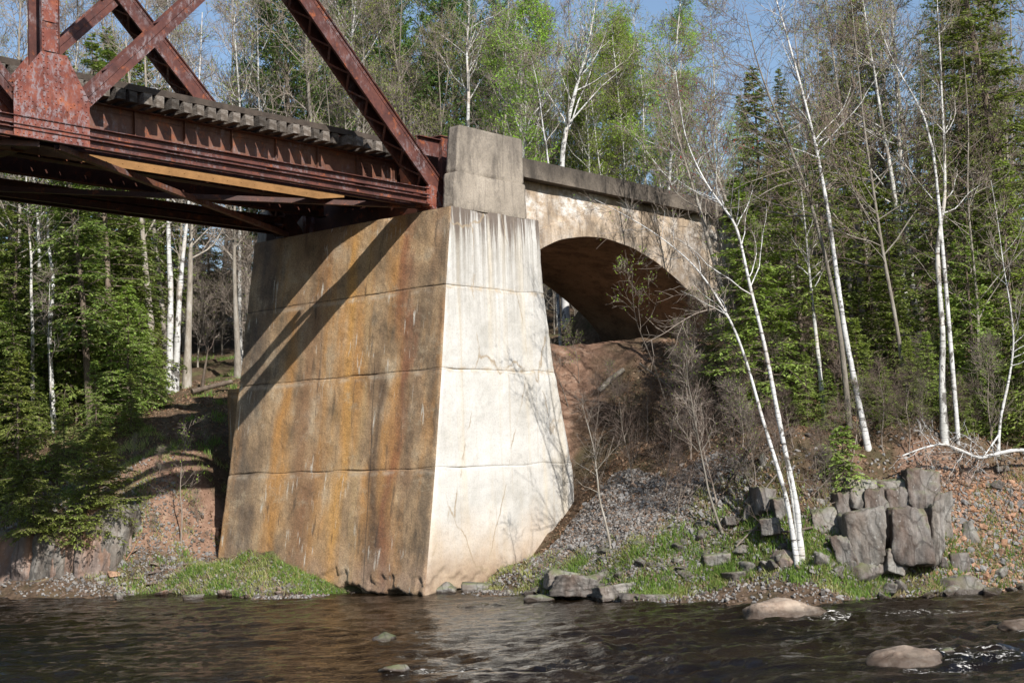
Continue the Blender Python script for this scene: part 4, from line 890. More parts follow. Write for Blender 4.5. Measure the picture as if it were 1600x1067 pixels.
def decid(seed,H=15,r0=.12,lean=(0,0),pts=None,bare=.35,nl=26,limb=.22,sub=7,tw=4,ang=(35,60),leafn=0,leafs=.035,leaftwig=.7,tr=.006,wig=.03,up=.06,twl=.5,limbwig=.12,rtop=.12,budn=0):
    r=np.random.RandomState(seed);T=trunk_pts(r,H,lean,16,wig) if pts is None else np.array(pts)
    n=len(T);H=np.linalg.norm(np.diff(T,axis=0),axis=1).sum()
    rad=r0*(1-(1-rtop)*np.linspace(0,1,n)**.9);rad[0]*=1.35;rad[1]*=1.05 if n>8 else 1
    tk=Acc();
    # resample trunk more finely for a round look
    f=np.linspace(0,n-1,n*3);k=np.minimum(f.astype(int),n-2);q=(f-k)[:,None]
    Tm=T[k]*(1-q)+T[k+1]*q
    for _ in range(2): Tm[1:-1]=(Tm[:-2]+2*Tm[1:-1]+Tm[2:])/4
    rr=np.interp(f,np.arange(n),rad);V,F=tube(Tm,rr*(1+.06*r.normal(size=len(rr))),9);tk.add(V,F)
    cr=Acc();TP=T[None]
    t=np.sort(bare+(1-bare)*r.uniform(0,1,nl)**.85);p,d=sample(TP,np.zeros(nl,int),t)
    aa=np.radians(r.uniform(*ang,nl));dr=perp(r,d,aa);Ll=limb*H*(1-.72*(t-bare)/(1-bare+1e-6))*r.uniform(.6,1.15,nl)
    LB=grow(r,p,dr,Ll,7,limbwig,up);rt=np.interp(t*(n-1),np.arange(n),rad);R0=np.minimum(rt*.5,.012+.016*Ll)
    RR=R0[:,None]*np.linspace(1,.22,8)[None];V,F=btubes(LB,RR,5);tk.add(V,F)
    m=nl*sub;i=np.repeat(np.arange(nl),sub);t2=r.uniform(.18,1,m);p,d=sample(LB,i,t2);dr=perp(r,d,np.radians(r.uniform(25,60,m)));Ls=.42*Ll[i]*(1.1-.6*t2)*r.uniform(.6,1.2,m)+.15
    SB=grow(r,p,dr,Ls,4,.16,up*.8);Rs=np.maximum(R0[i]*.4,tr*1.2)[:,None]*np.linspace(1,.4,5)[None];V,F=btubes(SB,Rs,3);cr.add(V,F,0)
    m2=m*tw;i2=np.repeat(np.arange(m),tw);t3=r.uniform(.15,1,m2);p,d=sample(SB,i2,t3);dr=perp(r,d,np.radians(r.uniform(20,60,m2)));Lt=twl*r.uniform(.4,1.2,m2)
    TW=grow(r,p,dr,Lt,3,.2,up*.5);V,F=btubes(TW,np.full((m2,4),tr)*np.linspace(1,.5,4),3);cr.add(V,F,0)
    if leafn:
        ml=m2*leafn;i3=np.repeat(np.arange(m2),leafn);keep=r.uniform(size=ml)<leaftwig;i3=i3[keep];p,d=sample(TW,i3,r.uniform(.2,1,len(i3)));p=p+r.normal(0,.05,p.shape)
        V,F=leaves(r,p,leafs);cr.add(V,F,1)
    if budn:
        ml=m2*budn;i3=np.repeat(np.arange(m2),budn);keep=r.uniform(size=ml)<.5;i3=i3[keep];p,d=sample(TW,i3,r.uniform(.3,1,len(i3)))
        V,F=leaves(r,p,.02);cr.add(V,F,2)
    return tk,cr
def conifer(seed,H=13,r0=.13,lean=(0,0),bare=.12,nb=110,wid=.22,droop=-.10,lat=11,ndl=7,qs=(.075,.022),asc=10,top=.12,shape=.8,wig=.02,pts=None,tuft=False,dens=1,minz=None):
    r=np.random.RandomState(seed);T=trunk_pts(r,H,lean,14,wig) if pts is None else np.array(pts);n=len(T)
    rad=r0*(1-.93*np.linspace(0,1,n));tk=Acc();V,F=tube(T,rad,8);tk.add(V,F);cr=Acc();TP=T[None]
    t=bare+(1-bare)*np.linspace(0,.99,nb)+r.normal(0,.004,nb);t=np.clip(t,.02,.995);p,d=sample(TP,np.zeros(nb,int),t)
    az=np.arange(nb)*2.4+r.normal(0,.35,nb);el=np.radians(asc+35*((t-bare)/(1-bare))**2+r.normal(0,8,nb))
    dr=np.stack([np.cos(az)*np.cos(el),np.sin(az)*np.cos(el),np.sin(el)],-1)
    rel=(t-bare)/(1-bare);Lb=wid*H*np.maximum(.04,(1-rel)**shape*(.55+.45*np.minimum(1,rel*5+.3)))*r.uniform(.55,1.15,nb)
    LB=grow(r,p,dr,Lb,7,.06,droop);RB=(.006+.009*Lb)[:,None]*np.linspace(1,.3,8)[None];V,F=btubes(LB,RB,4);tk.add(V,F)
    m=nb*lat;i=np.repeat(np.arange(nb),lat);t2=np.clip(np.tile(np.linspace(.15,.99,lat),nb)+r.normal(0,.02,m),.05,.999);p,d=sample(LB,i,t2)
    hz=np.cross(d,np.array([0,0,1.]));hz/=np.linalg.norm(hz,axis=1,keepdims=True)+1e-9;sg=np.where(r.uniform(size=m)<.5,-1,1)[:,None]
    aa=np.radians(r.uniform(35,65,m))[:,None];dl=d*np.cos(aa)+hz*sg*np.sin(aa);dl[:,2]+=r.normal(-.05,.14,m)
    Ll=(.38*Lb[i]*(1.12-t2)+.10)*r.uniform(.6,1.25,m);LL=grow(r,p,dl,Ll,3,.08,droop*.8);V,F=btubes(LL,np.full((m,4),.004)*np.linspace(1.2,.5,4),3);cr.add(V,F,0)
    k=np.maximum(3,(Ll/.042*dens).astype(int));i3=np.repeat(np.arange(m),k);t3=r.uniform(.0,1.05,len(i3));p,d=sample(LL,i3,np.minimum(t3,.999))
    hz=np.cross(d,np.array([0,0,1.]));hz/=np.linalg.norm(hz,axis=1,keepdims=True)+1e-9
    if tuft:
        q=perp(r,d,np.radians(r.uniform(15,75,len(i3))))
    else:
        sg=np.where(r.uniform(size=len(i3))<.5,-1,1)[:,None];aa=np.radians(r.uniform(15,60,len(i3)))[:,None];q=d*np.cos(aa)+hz*sg*np.sin(aa);q[:,2]+=r.normal(-.05,.22,len(i3))
    q/=np.linalg.norm(q,axis=1,keepdims=True);s1=qs[0]*r.uniform(.6,1.3,len(i3))[:,None]*2;wv=np.cross(q,r.normal(0,.45,(len(i3),3))+np.array([0,0,1.]));wv/=np.linalg.norm(wv,axis=1,keepdims=True);wv*=qs[1]
    V=np.stack([p,p+q*s1*.5+wv,p+q*s1,p+q*s1*.5-wv],1).reshape(-1,3);cr.add(V,np.arange(len(i3))[:,None]*4+np.arange(4)[None],1)
    return tk,cr
def plant(name,cat,label,gen,mats,loc,rz=0,group=None,crown='crown'):
    """mats: bark, twig, leaf, bud"""
    tk,cr=gen;e=thing(name,label,cat,tuple(loc),rz,group)
    obj('trunk',tk.mesh('trunk',[mats[0]]),e)
    if cr.v: obj(crown,cr.mesh('crown',list(mats[1:]),False),e)
    return e
def pix(pts,Y0,Y1=None,sink=.25):
    """bent trunk given by its course in the photograph, at its own distance"""
    Y1=Y0 if Y1 is None else Y1;n=len(pts);P=np.array([at(px,py,Y0+(Y1-Y0)*k/(n-1)) for k,(px,py) in enumerate(pts)])
    b=P[0].copy();g=float(gf(b[0],b[1]));P[0,2]=min(P[0,2],g)-.30
    return P-b*1.0+np.array([0,0,0]),b
# ------------------------------------------------------------------ trees one can point at
BK=[M_birch,M_twig,M_lf_new,M_bud];BK2=[M_birch2,M_twig,M_lf_mix,M_bud];GK=[M_bark,M_twig,M_lf_mix,M_bud];DK=[M_bark2,M_twigd,M_lf_dk,M_bud];HK=[M_bark2,M_twigd,M_lf_hem];HB=[M_bark2,M_twigd,M_lf_hem2];RK=[M_bark,M_twigd,M_red,M_red]
def ptree(label,pts,Y0,Y1,r0,mats,seed,cat='tree',name='birch_tree',**k):
    P,b=pix(pts,Y0,Y1);return plant(name,cat,label,decid(seed,pts=P,r0=r0,**k),mats,b)
ptree('left stem of the twin white birches, leaning far left across the arch',[(1246,842),(1232,790),(1218,740),(1204,695),(1190,650),(1178,605),(1165,560),(1148,515),(1130,480),(1108,445),(1085,415),(1055,388),(1020,362),(975,335),(930,312)],31.3,33.5,.055,BK,1,bare=.42,nl=14,limb=.20,sub=5,tw=3,tr=.004,rtop=.1,leafn=1,leaftwig=.12,leafs=.03)
ptree('right stem of the twin white birches, arching left in front of the parapet',[(1252,842),(1245,785),(1232,730),(1222,680),(1212,630),(1203,580),(1195,540),(1184,495),(1170,440),(1160,390),(1150,350),(1128,322),(1105,290),(1088,258),(1070,215),(1062,160),(1055,110)],31.35,32.8,.068,BK,2,bare=.45,nl=20,limb=.22,sub=6,tw=3,tr=.004,leafn=1,leaftwig=.10,leafs=.03,budn=1)
ptree('short third stem between the twin white birches with peeling brown bark',[(1249,840),(1240,790),(1232,750),(1225,705)],31.4,31.5,.05,BK2,3,bare=.9,nl=1,limb=.1,sub=2,tw=2)
ptree('tall leaning white birch, the long bright trunk right of the twin stems',[(1362,716),(1350,670),(1340,620),(1330,570),(1320,520),(1313,470),(1306,420),(1299,365),(1292,320),(1282,265),(1272,215),(1258,160),(1243,105),(1228,50),(1212,0),(1198,-60),(1190,-110)],33.5,34.1,.085,BK,4,bare=.55,nl=18,limb=.24,sub=7,tw=4,tr=.0045,budn=2,up=.0)
ptree('crooked mottled birch with a kinked forked trunk at the right',[(1476,694),(1474,640),(1471,590),(1474,530),(1470,480),(1466,430),(1464,385),(1470,350),(1477,310),(1476,260),(1475,205),(1471,150),(1470,100),(1466,40),(1463,-30)],33.7,34.2,.09,BK2,5,bare=.5,nl=16,limb=.2,sub=6,tw=3,tr=.0045,budn=1)
ptree('white fork of the kinked birch reaching up to the left',[(1473,300),(1462,250),(1452,215),(1445,185),(1430,155),(1412,125),(1398,100),(1388,80),(1375,40)],33.9,34.3,.045,BK,6,bare=.5,nl=8,limb=.25,sub=5,tw=3,tr=.004)
ptree('mottled grey birch trunk with dead twigs between the twin stems and the tall white birch',[(1293,708),(1288,650),(1282,595),(1277,540),(1270,480),(1264,420),(1258,350),(1250,280)],34.5,35,.085,BK2,7,bare=.5,nl=14,limb=.22,sub=6,tw=3,tr=.004)
ptree('thin white birch curving up from the bank edge at the far right',[(1556,694),(1562,655),(1572,615),(1580,575),(1585,530),(1578,470),(1568,420),(1560,350),(1548,280)],33.7,34.2,.04,BK,8,bare=.35,nl=18,limb=.22,sub=6,tw=3,tr=.004)
ptree('grey mottled trunk leaning over the arch end behind the twin birches',[(1165,620),(1150,540),(1128,450),(1110,390),(1095,330),(1075,270),(1055,200),(1035,130)],39,40,.10,GK,9,name='leaning_tree',bare=.45,nl=22,limb=.26,sub=6,tw=4,leafn=1,leaftwig=.25,leafs=.03)
ptree('slim grey tree crossing the arch end, second of the leaning pair',[(1172,630),(1160,560),(1148,480),(1128,400),(1118,340),(1120,270),(1110,200),(1112,120)],39.5,40,.09,GK,10,name='leaning_tree',bare=.4,nl=18,limb=.24,sub=6,tw=3,leafn=1,leaftwig=.2,leafs=.03)
ptree('leaning maple with red buds above the end of the parapet',[(1190,600),(1180,500),(1165,420),(1150,360),(1130,300),(1110,250),(1085,190),(1060,150)],41,42,.09,RK,11,name='maple_tree',bare=.45,nl=20,limb=.24,sub=6,tw=4,leafn=2,leaftwig=.35,leafs=.045)
ptree('grey trunk standing in the brush just right of the gravel slope',[(1168,690),(1160,650),(1150,590),(1140,520),(1132,450)],36,36.5,.10,GK,12,name='dead_tree',bare=.4,nl=12,limb=.2,sub=5,tw=3)
ptree('budding maple whose fine reddish twigs spread before the sky above the twin birches',[(1330,700),(1322,600),(1310,500),(1290,400),(1265,310),(1235,230),(1205,160),(1180,90),(1165,20)],34.5,33.5,.075,[M_bark,M_twigd,M_lf_mix,M_bud],13,name='maple_tree',bare=.4,nl=34,limb=.42,sub=8,tw=5,tr=.0042,ang=(45,80),up=.04,leafn=1,leaftwig=.3,leafs=.03,budn=1)
ptree('budding maple with fine twigs between the tall white birch and the kinked birch',[(1425,690),(1415,600),(1400,500),(1380,400),(1365,300),(1350,200),(1340,100),(1330,0)],35,34,.07,[M_bark,M_twigd,M_lf_mix,M_bud],14,name='maple_tree',bare=.35,nl=32,limb=.36,sub=8,tw=5,tr=.0042,ang=(45,80),up=.04,leafn=2,leaftwig=.35,leafs=.03,budn=1)
ptree('small leafy tree in front of the dark conifers at the right edge',[(1530,690),(1525,600),(1530,500),(1520,400),(1510,300),(1515,200),(1505,80)],35.5,35,.06,[M_bark,M_twigd,M_lf_mix,M_bud],15,name='young_tree',bare=.3,nl=30,limb=.32,sub=7,tw=5,tr=.0042,ang=(40,80),up=.05,leafn=2,leaftwig=.45,leafs=.032)
# left side
ptree('white birch with an orange edge and a bend, third trunk from the left',[(88,705),(82,640),(80,580),(76,520),(82,470),(84,430),(76,390),(74,345),(80,300),(82,250),(84,180),(80,100)],46.5,47,.10,BK,21,bare=.6,nl=12,limb=.2,tr=.006)
ptree('thin dark lower stem beside the bent white birch at the left',[(84,740),(86,690),(78,640),(80,590),(75,520),(78,440)],45.5,46,.06,BK2,22,bare=.6,nl=8,limb=.2)
ptree('slim mottled trunk in deep shade at the left edge of the hemlocks',[(55,730),(52,660),(50,600),(52,520),(48,450),(50,410),(44,350),(40,260),(36,160)],46,47,.09,BK2,23,bare=.5,nl=14,limb=.2)
ptree('left one of the pair of bright white birches left of the abutment',[(266,625),(265,560),(266,500),(267,450),(264,400),(263,350),(262,290),(264,200),(266,100),(262,0)],52,52.5,.15,BK,24,bare=.55,nl=16,limb=.2,tr=.006,budn=1)
ptree('right one of the pair of bright white birches left of the abutment, leaning right',[(272,630),(275,590),(277,540),(279,490),(283,430),(288,380),(292,345),(298,280),(306,200),(312,120),(316,20)],52,52.5,.14,BK,25,bare=.55,nl=16,limb=.2,tr=.006,budn=1)
ptree('thick pale grey trunk leaning left beside the pair of white birches',[(244,605),(240,560),(235,500),(229,440),(225,390),(221,340),(212,250),(205,160),(196,60)],53,53.5,.19,GK,26,name='aspen_tree',bare=.5,nl=18,limb=.22,tr=.007,leafn=1,leaftwig=.15)
ptree('straight brown grey trunk just right of the white birch pair',[(291,610),(293,560),(295,500),(297,440),(298,380),(300,320),(302,220),(304,100)],54,54,.17,GK,27,name='aspen_tree',bare=.5,nl=18,limb=.22,tr=.007)
ptree('grey trunk closest to the left edge of the abutment, behind it',[(372,600),(371,540),(368,480),(366,420),(366,360),(367,290),(370,200)],57,57,.15,GK,28,name='aspen_tree',bare=.5,nl=16,limb=.2,tr=.007)
ptree('dark broken snag standing left of the abutment',[(314,635),(316,600),(322,565),(326,540)],50.5,50.7,.09,DK,29,name='dead_snag',cat='snag',bare=.8,nl=2,limb=.2,sub=2,tw=2)
ptree('bright white birch rising behind the deck, between the two steel diagonals',[(556,380),(558,280),(560,210),(560,160),(556,110),(548,60),(556,10),(560,-60)],62,62,.15,BK,30,bare=.55,nl=18,limb=.24,tr=.008,up=.12)
ptree('tall white birch behind the pylon, standing against blue sky',[(812,330),(814,250),(815,200),(814,130),(815,60),(817,0),(820,-60)],56,56,.12,BK,31,bare=.2,nl=30,limb=.22,tr=.007,up=.12,leafn=1,leaftwig=.12,leafs=.04)
ptree('forked white aspen above the near end of the parapet',[(877,330),(876,260),(882,215),(892,170),(905,120),(920,70),(926,30),(935,-20)],54,54,.12,[M_birch,M_twig,M_lf_new,M_bud],32,name='aspen_tree',bare=.3,nl=30,limb=.24,tr=.006,leafn=2,leaftwig=.6,leafs=.05)
ptree('slim pale birch left of the pylon, behind it',[(728,300),(730,200),(733,140),(728,80),(734,20),(730,-50)],58,58,.10,BK,33,bare=.3,nl=26,limb=.2,tr=.007,leafn=1,leaftwig=.3,leafs=.045)
ptree('leaning thin white stem crossing above the parapet',[(868,330),(858,250),(848,200),(842,140),(830,90)],52,52,.05,BK,34,bare=.3,nl=16,limb=.2,tr=.006,leafn=1,leaftwig=.4,leafs=.045)
# trunks of the right-hand wood
for k,(pts,Y0,r0,m,lb,dd) in enumerate([
 ([(1430,640),(1420,520),(1408,400),(1398,300),(1380,200),(1362,90),(1345,-20)],39,.11,BK2,'thick mottled trunk second left of the kinked birch',1),
 ([(1445,620),(1432,500),(1418,380),(1410,280),(1402,180),(1398,80),(1392,-20)],40,.10,BK2,'straight mottled trunk directly left of the kinked birch',1),
 ([(1385,600),(1372,500),(1352,400),(1338,300),(1318,200),(1303,100),(1290,0)],40,.13,GK,'grey leaning trunk right of the tall white birch, near its middle',1),
 ([(1350,560),(1345,450),(1336,340),(1328,250),(1330,160),(1336,60),(1340,-20)],42,.11,GK,'upright grey trunk seen through the tall birch gap',0),
 ([(1410,560),(1405,450),(1440,360),(1432,260),(1440,160),(1438,60)],42,.10,GK,'wavy grey trunk behind the mottled pair',0),
 ([(1500,600),(1500,500),(1502,400),(1500,300),(1498,200),(1500,90),(1494,-10)],41,.13,DK,'dark upright trunk just right of the kinked birch',0),
 ([(1540,600),(1538,480),(1536,360),(1532,240),(1535,120),(1530,0)],42,.13,DK,'dark trunk in the shade near the far right conifers',0),
 ([(1590,620),(1586,480),(1578,340),(1572,200),(1570,80)],40,.10,GK,'grey trunk at the right frame edge',0),
 ([(1245,600),(1240,480),(1236,380),(1228,280),(1222,180)],42,.09,GK,'slim grey trunk left of the tall white birch',0),
 ([(1320,520),(1300,400),(1285,320),(1262,220),(1250,120),(1240,40)],45,.12,GK,'grey trunk leaning left behind the tall white birch',1)]):
    ptree(lb,pts,Y0,Y0+.6,r0,m,50+k,name='forest_tree',bare=.3,nl=24,limb=.22,sub=6,tw=4,tr=.005,leafn=2,leaftwig=.45 if dd else .25,leafs=.04,budn=1)
# conifers
def pcon(label,px,Y_,H,r0,mats,seed,rz=0,name='hemlock_tree',lean=(0,0),zmin=None,**k):
    b=base_at(px,Y_)-np.array([0,0,.1]);b[2]=max(b[2],zmin or -9)
    return plant(name,'conifer',label,conifer(seed,H,r0,lean,**k),mats,b,rz)
pcon('young bright green hemlock leaning over the rock face at the left bank',152,39.75,2.9,.05,HB,61,0,zmin=1.7,bare=.02,nb=110,wid=.52,droop=-.05,lat=18,qs=(.045,.014),dens=1.7,asc=5,shape=.6,lean=(.1,-.15))
pcon('low bright hemlock spreading over the pinkish rock, lowest at the left edge',62,39.7,2.1,.05,HB,62,0,zmin=1.7,bare=.02,nb=90,wid=.75,droop=-.08,lat=20,qs=(.045,.014),dens=1.7,asc=6,shape=.5,lean=(-.2,-.12))
pcon('small hemlock sprig at the top edge of the orange streaked rock',122,39.5,1.3,.03,HB,63,0,zmin=1.4,bare=.02,nb=40,wid=.62,droop=-.08,lat=12,qs=(.055,.018),asc=5,shape=.5,lean=(.1,-.3))
pcon('bright green hemlock below the arch end, left of the twin birches',1203,35.2,6.4,.09,HB,64,0,bare=.10,nb=150,wid=.29,droop=-.06,lat=16,qs=(.06,.022),asc=5,lean=(.0,.0))
pcon('hemlock with dead lower twigs between the mottled birch and the tall white one',1262,35.8,6.6,.10,HB,65,0,bare=.28,nb=90,wid=.25,droop=-.06,lat=14,qs=(.06,.022),asc=5)
pcon('low green hemlock boughs at the foot of the tall white birch',1322,32.8,1.5,.03,HB,66,0,bare=.02,nb=46,wid=.6,droop=-.08,lat=13,qs=(.055,.02),asc=4,lean=(-.1,-.2))
pcon('dark spruce behind the bank above the arch end',1205,46,9.5,.13,HK,67,0,name='spruce_tree',bare=.2,nb=150,wid=.17,droop=-.05,lat=13,qs=(.08,.032),asc=0)
pcon('hemlock filling the gap right of the kinked birch, low',1535,35.2,5.5,.08,HB,68,0,bare=.05,nb=80,wid=.26,droop=-.08,lat=14,qs=(.06,.022),asc=5)
pcon('middle hemlock between the tall white birch and the kinked birch',1400,36.5,6.0,.09,HK,69,0,bare=.08,nb=90,wid=.27,droop=-.08,lat=14,qs=(.06,.022),asc=5)
pcon('tall dark conifer at the right frame edge',1600,39,17,.2,HK,70,0,name='spruce_tree',bare=.08,nb=200,wid=.19,droop=-.06,lat=14,qs=(.08,.032),asc=0)
pcon('tall dark conifer second from the right edge',1545,43,12.5,.16,HK,71,0,name='spruce_tree',bare=.1,nb=190,wid=.18,droop=-.06,lat=13,qs=(.08,.032),asc=0)
pcon('tall conifer with bronze tipped crown above the kinked birch',1500,46,14.5,.18,HK,72,0,name='spruce_tree',bare=.15,nb=190,wid=.17,droop=-.05,lat=13,qs=(.06,.022),asc=5)
pcon('hemlock reaching out of the bank edge at the right frame edge',1630,34.3,5.0,.08,HB,73,0,bare=.1,nb=80,wid=.3,droop=-.08,lat=13,qs=(.06,.022),asc=5)
for k,(lb,px,Y_,H,bb,wd) in enumerate([('hemlock with spreading boughs between the twin birches and the mottled birch',1228,37.6,7.6,.15,.28),('slender hemlock just behind the tall white birch',1310,37.5,7.4,.2,.26),('bright hemlock left of the mottled trunk pair',1372,38.8,7.8,.2,.26),('hemlock directly behind the kinked birch',1462,38.5,8.2,.2,.27),('green hemlock right of the thin curved birch',1590,36.5,7.,.12,.3)]):
    pcon(lb,px,Y_,H,.09,HB if k in(0,2,4) else HK,240+k,k,bare=bb,nb=115,wid=wd,droop=-.07,lat=14,qs=(.06,.024),asc=5)
# left hemlock wood: two bright and dark models, copied
hm=[plant('hemlock_tree','conifer','hemlock in the shaded wood left of the bridge',conifer(80+k,[12,9,14,7][k],[.13,.1,.15,.08][k],bare=[.1,.06,.2,.03][k],nb=[150,120,150,100][k],wid=[.22,.27,.19,.3][k],droop=-.08,lat=13,qs=(.08,.032),asc=4),HK,base_at([-60,110,170,215][k],[47,48,50,51][k]),k,'hemlocks left of the bridge') for k in range(4)]
hs=[(20,48),(60,50),(140,46.8),(-20,51),(100,54),(175,55),(215,57),(40,57),(-70,53),(150,60),(-120,48),(-110,57),(5,62),(205,63),(250,66),(90,66),(-60,66),(330,80),(30,45.6),(-40,45.2)]
rr_=random.Random(7)
for k,o_ in enumerate(hm): o_['label']=['full hemlock at the left frame edge, first row','slim hemlock near the bent white birch, first row','tall thin hemlock left of the thick pale trunk','low bushy hemlock in front of the thick pale trunk'][k]
for k,(px,Y_) in enumerate(hs): copy_thing(hm[k%4] if k<18 else hm[3],tuple(base_at(px,Y_)-np.array([0,0,.1])),rr_.uniform(0,6.28),(sc1:=rr_.uniform(.8,1.15) if k<18 else .7),('large ' if sc1>1 else 'middling ' if sc1>.85 else 'small ')+['full','slim','tall thin','bushy'][k%4]+' hemlock '+('at the left frame edge' if px<30 else 'near the slim mottled trunk' if px<80 else 'near the bent white birch' if px<140 else 'left of the thick pale trunk' if px<230 else 'behind the white birch pair')+(', front row' if Y_<50 else ', second row' if Y_<56 else ', far row'))
hl=[plant('young_hemlock','conifer',['upright young hemlock just behind the slim mottled trunk, low','spreading young hemlock at the foot of the thick pale trunk'][k],conifer(86+k,4.6,.06,bare=.03,nb=100,wid=.36,droop=-.08,lat=14,qs=(.06,.022),asc=4),HB,base_at([30,200][k],[43.2,46.5][k])-np.array([0,0,.1]),k,'young hemlocks on the left bank') for k in range(2)]
for k,(px,Y_,s) in enumerate([(100,43.2,.55),(-20,43,.9),(150,44.5,.6),(62,45.2,.5),(120,47.5,.85),(185,48.5,.9),(5,47.5,1.1),(222,50,.8),(205,44.8,.45),(250,53,.6),(140,50.5,1.3),(72,49,1.1),(20,51,1.5),(245,47.5,.45),(195,52,1.25),(-60,45,1.2)]):
    copy_thing(hl[k%2],tuple(base_at(px,Y_)-np.array([0,0,.1])),rr_.uniform(0,6.28),s,('upright ' if k%2==0 else 'spreading ')+('tiny ' if s<.8 else 'small ' if s<=1. else 'full ' if s<1.4 else 'big ')+'young hemlock '+('at the left frame edge' if px<40 else 'under the bent white birch' if px<110 else 'between bent white birch and thick pale trunk' if px<190 else 'below the white birch pair')+(', low on the bank' if Y_<46 else ', in the middle row' if Y_<49 else ', at the back'))
for k,(px,Y_,s) in enumerate([(1262,34.6,.42),(1300,34.2,.36),(1385,34.3,.34),(1425,34.6,.45),(1455,35.2,.5),(1505,34.4,.36),(1535,34.8,.5),(1575,34.6,.42),(1345,35.2,.55),(1120,40.5,.5),(1175,36.5,.45),(1240,36,.5),(1410,36.5,.7),(1480,37,.75),(1560,37,.8),(1620,36,.7)]):
    copy_thing(hl[k%2],tuple(base_at(px,Y_)-np.array([0,0,.1])),rr_.uniform(0,6.28),s,('tiny ' if s<.4 else 'small ' if s<.5 else 'knee high ' if s<.6 else 'taller ')+'bright hemlock seedling '+('under the arch end' if px<1200 else 'behind the twin birches' if px<1290 else 'beside the tall white birch foot' if px<1360 else 'on top of the grey outcrop' if px<1440 else 'around the kinked birch foot' if px<1520 else 'by the thin curved birch foot')+(', at the bank edge' if Y_<35 else ', set back from the edge'),'hemlock seedlings on the right bank')
# forest models: origins stand in the wood, copies fill it
def mod(kind,seed):
    if kind=='bare': return decid(seed,17,.13,bare=.3,nl=34,limb=.20,sub=8,tw=4,tr=.0085,up=.08,twl=.7)
    if kind=='bud': return decid(seed,15,.10,bare=.25,nl=34,limb=.22,sub=8,tw=4,tr=.0075,up=.07,leafn=2,leaftwig=.6,leafs=.055,twl=.65)
    if kind=='birch': return decid(seed,17,.10,bare=.4,nl=28,limb=.2,sub=7,tw=4,tr=.007,up=.12,leafn=2,leaftwig=.5,leafs=.05)
    if kind=='aspen': return decid(seed,15,.11,bare=.3,nl=36,limb=.20,sub=9,tw=5,tr=.006,up=.1,leafn=4,leaftwig=.9,leafs=.062,twl=.6)
    if kind=='brush': return decid(seed,6,.045,bare=.05,nl=34,limb=.36,sub=7,tw=4,tr=.007,up=.12,twl=.6,leafn=1,leaftwig=.15,leafs=.04,wig=.06)
    if kind=='pine': return conifer(seed,21,.22,bare=.25,nb=130,wid=.20,droop=.04,lat=12,asc=15,tuft=True,qs=(.12,.03),shape=.55)
    if kind=='fir': return conifer(seed,17,.18,bare=.1,nb=170,wid=.19,droop=-.05,lat=12,asc=2,qs=(.11,.045))
KM={'bare':('forest_tree','tree','bare grey leafless tree in the wood behind the bridge',[M_bark,M_twig,M_lf_mix,M_bud]),'bud':('forest_tree','tree','grey tree with sparse olive new leaves in the wood behind the bridge',[M_bark,M_twig,M_lf_mix,M_bud]),
 'birch':('birch_tree','tree','distant white stemmed birch in the wood behind the bridge',[M_birch2,M_twig,M_lf_mix,M_bud]),'aspen':('aspen_tree','tree','aspen with fresh light green leaves behind the arch parapet',[M_birch2,M_twig,M_lf_new,M_bud]),
 'brush':('understorey_shrub','shrub','twiggy grey understorey shrub among the trees of the wood',[M_bark,M_twig,M_lf_mix,M_bud]),'pine':('pine_tree','conifer','tall soft green pine behind the bridge deck',[M_bark2,M_twigd,M_lf_pine]),'fir':('fir_tree','conifer','dark green fir deep in the wood',[M_bark2,M_twigd,M_lf_hem])}
models={};ZN=[(100,'behind the big gusset plate'),(230,'behind the left steel diagonals'),(340,'over the middle of the deck'),(450,'between deck middle and end post'),(580,'behind the inclined end post'),(700,'left of the pylon'),(830,'behind the pylon'),(880,'over the parapet beside the pylon'),(930,'over the near half of the parapet'),(990,'over the parapet middle'),(1050,'over the far half of the parapet'),(1150,'over the far parapet end'),(1300,'left of the tall white birch'),(1450,'left of the kinked birch'),(9999,'right of the kinked birch')]
SHN={'bare':'leafless grey tree','bud':'sparse olive leafed tree','birch':'white stemmed birch','aspen':'light green aspen','brush':'twiggy grey shrub','pine':'soft green pine','fir':'dark green fir'}
def forest(kind,px,Y_,s=1.0,lab=None,seedn=3):
    key=kind;lst=models.setdefault(key,[]);loc=base_at(px,Y_)-np.array([0,0,.1]);rz=rr_.uniform(0,6.28);nm,cat,lb,mt=KM[kind];zn=next(b for a,b in ZN if px<a);sz='tall' if s>=1.0 else ('mid sized' if s>.8 else 'small');sz=sz.replace('mid sized','medium');lab='%s %s %s, %s'%(sz,SHN[kind],'deep in the wood' if Y_>68 else 'in the near wood',zn);g=lab+', several alike'
    tl=(rr_.uniform(-.03,.03),rr_.uniform(-.05,.03))
    if len(lst)<seedn:
        o=plant(nm,cat,lab or lb,mod(kind,900+len(lst)*7+hash_(kind)),mt,loc,rz,g);o.scale=(s,s,s);lst.append(o);return o
    return copy_thing(lst[rr_.randrange(len(lst))],tuple(loc),rz,s,lab or lb,g,tl)
def hash_(k): return sum(ord(c)*(i+1) for i,c in enumerate(k))%500
def lerp(a,b,t): return a+(b-a)*t
def fill(kind,n,x0,x1,Y0,Y1,s0=.8,s1=1.2,seed=0,lab=None):
    r=random.Random(seed+hash_(kind))
    for k in range(n):
        px=lerp(x0,x1,(k+r.random())/n);Y_=lerp(Y0,Y1,r.random())
        b=base_at(px,Y_);u,v=toUV(b[0],b[1])
        if u>-1 and -1<v<6.5: 
            if u<60 and Y_<75: Y_=Y_+8
        forest(kind,px,Y_,r.uniform(s0,s1),lab)
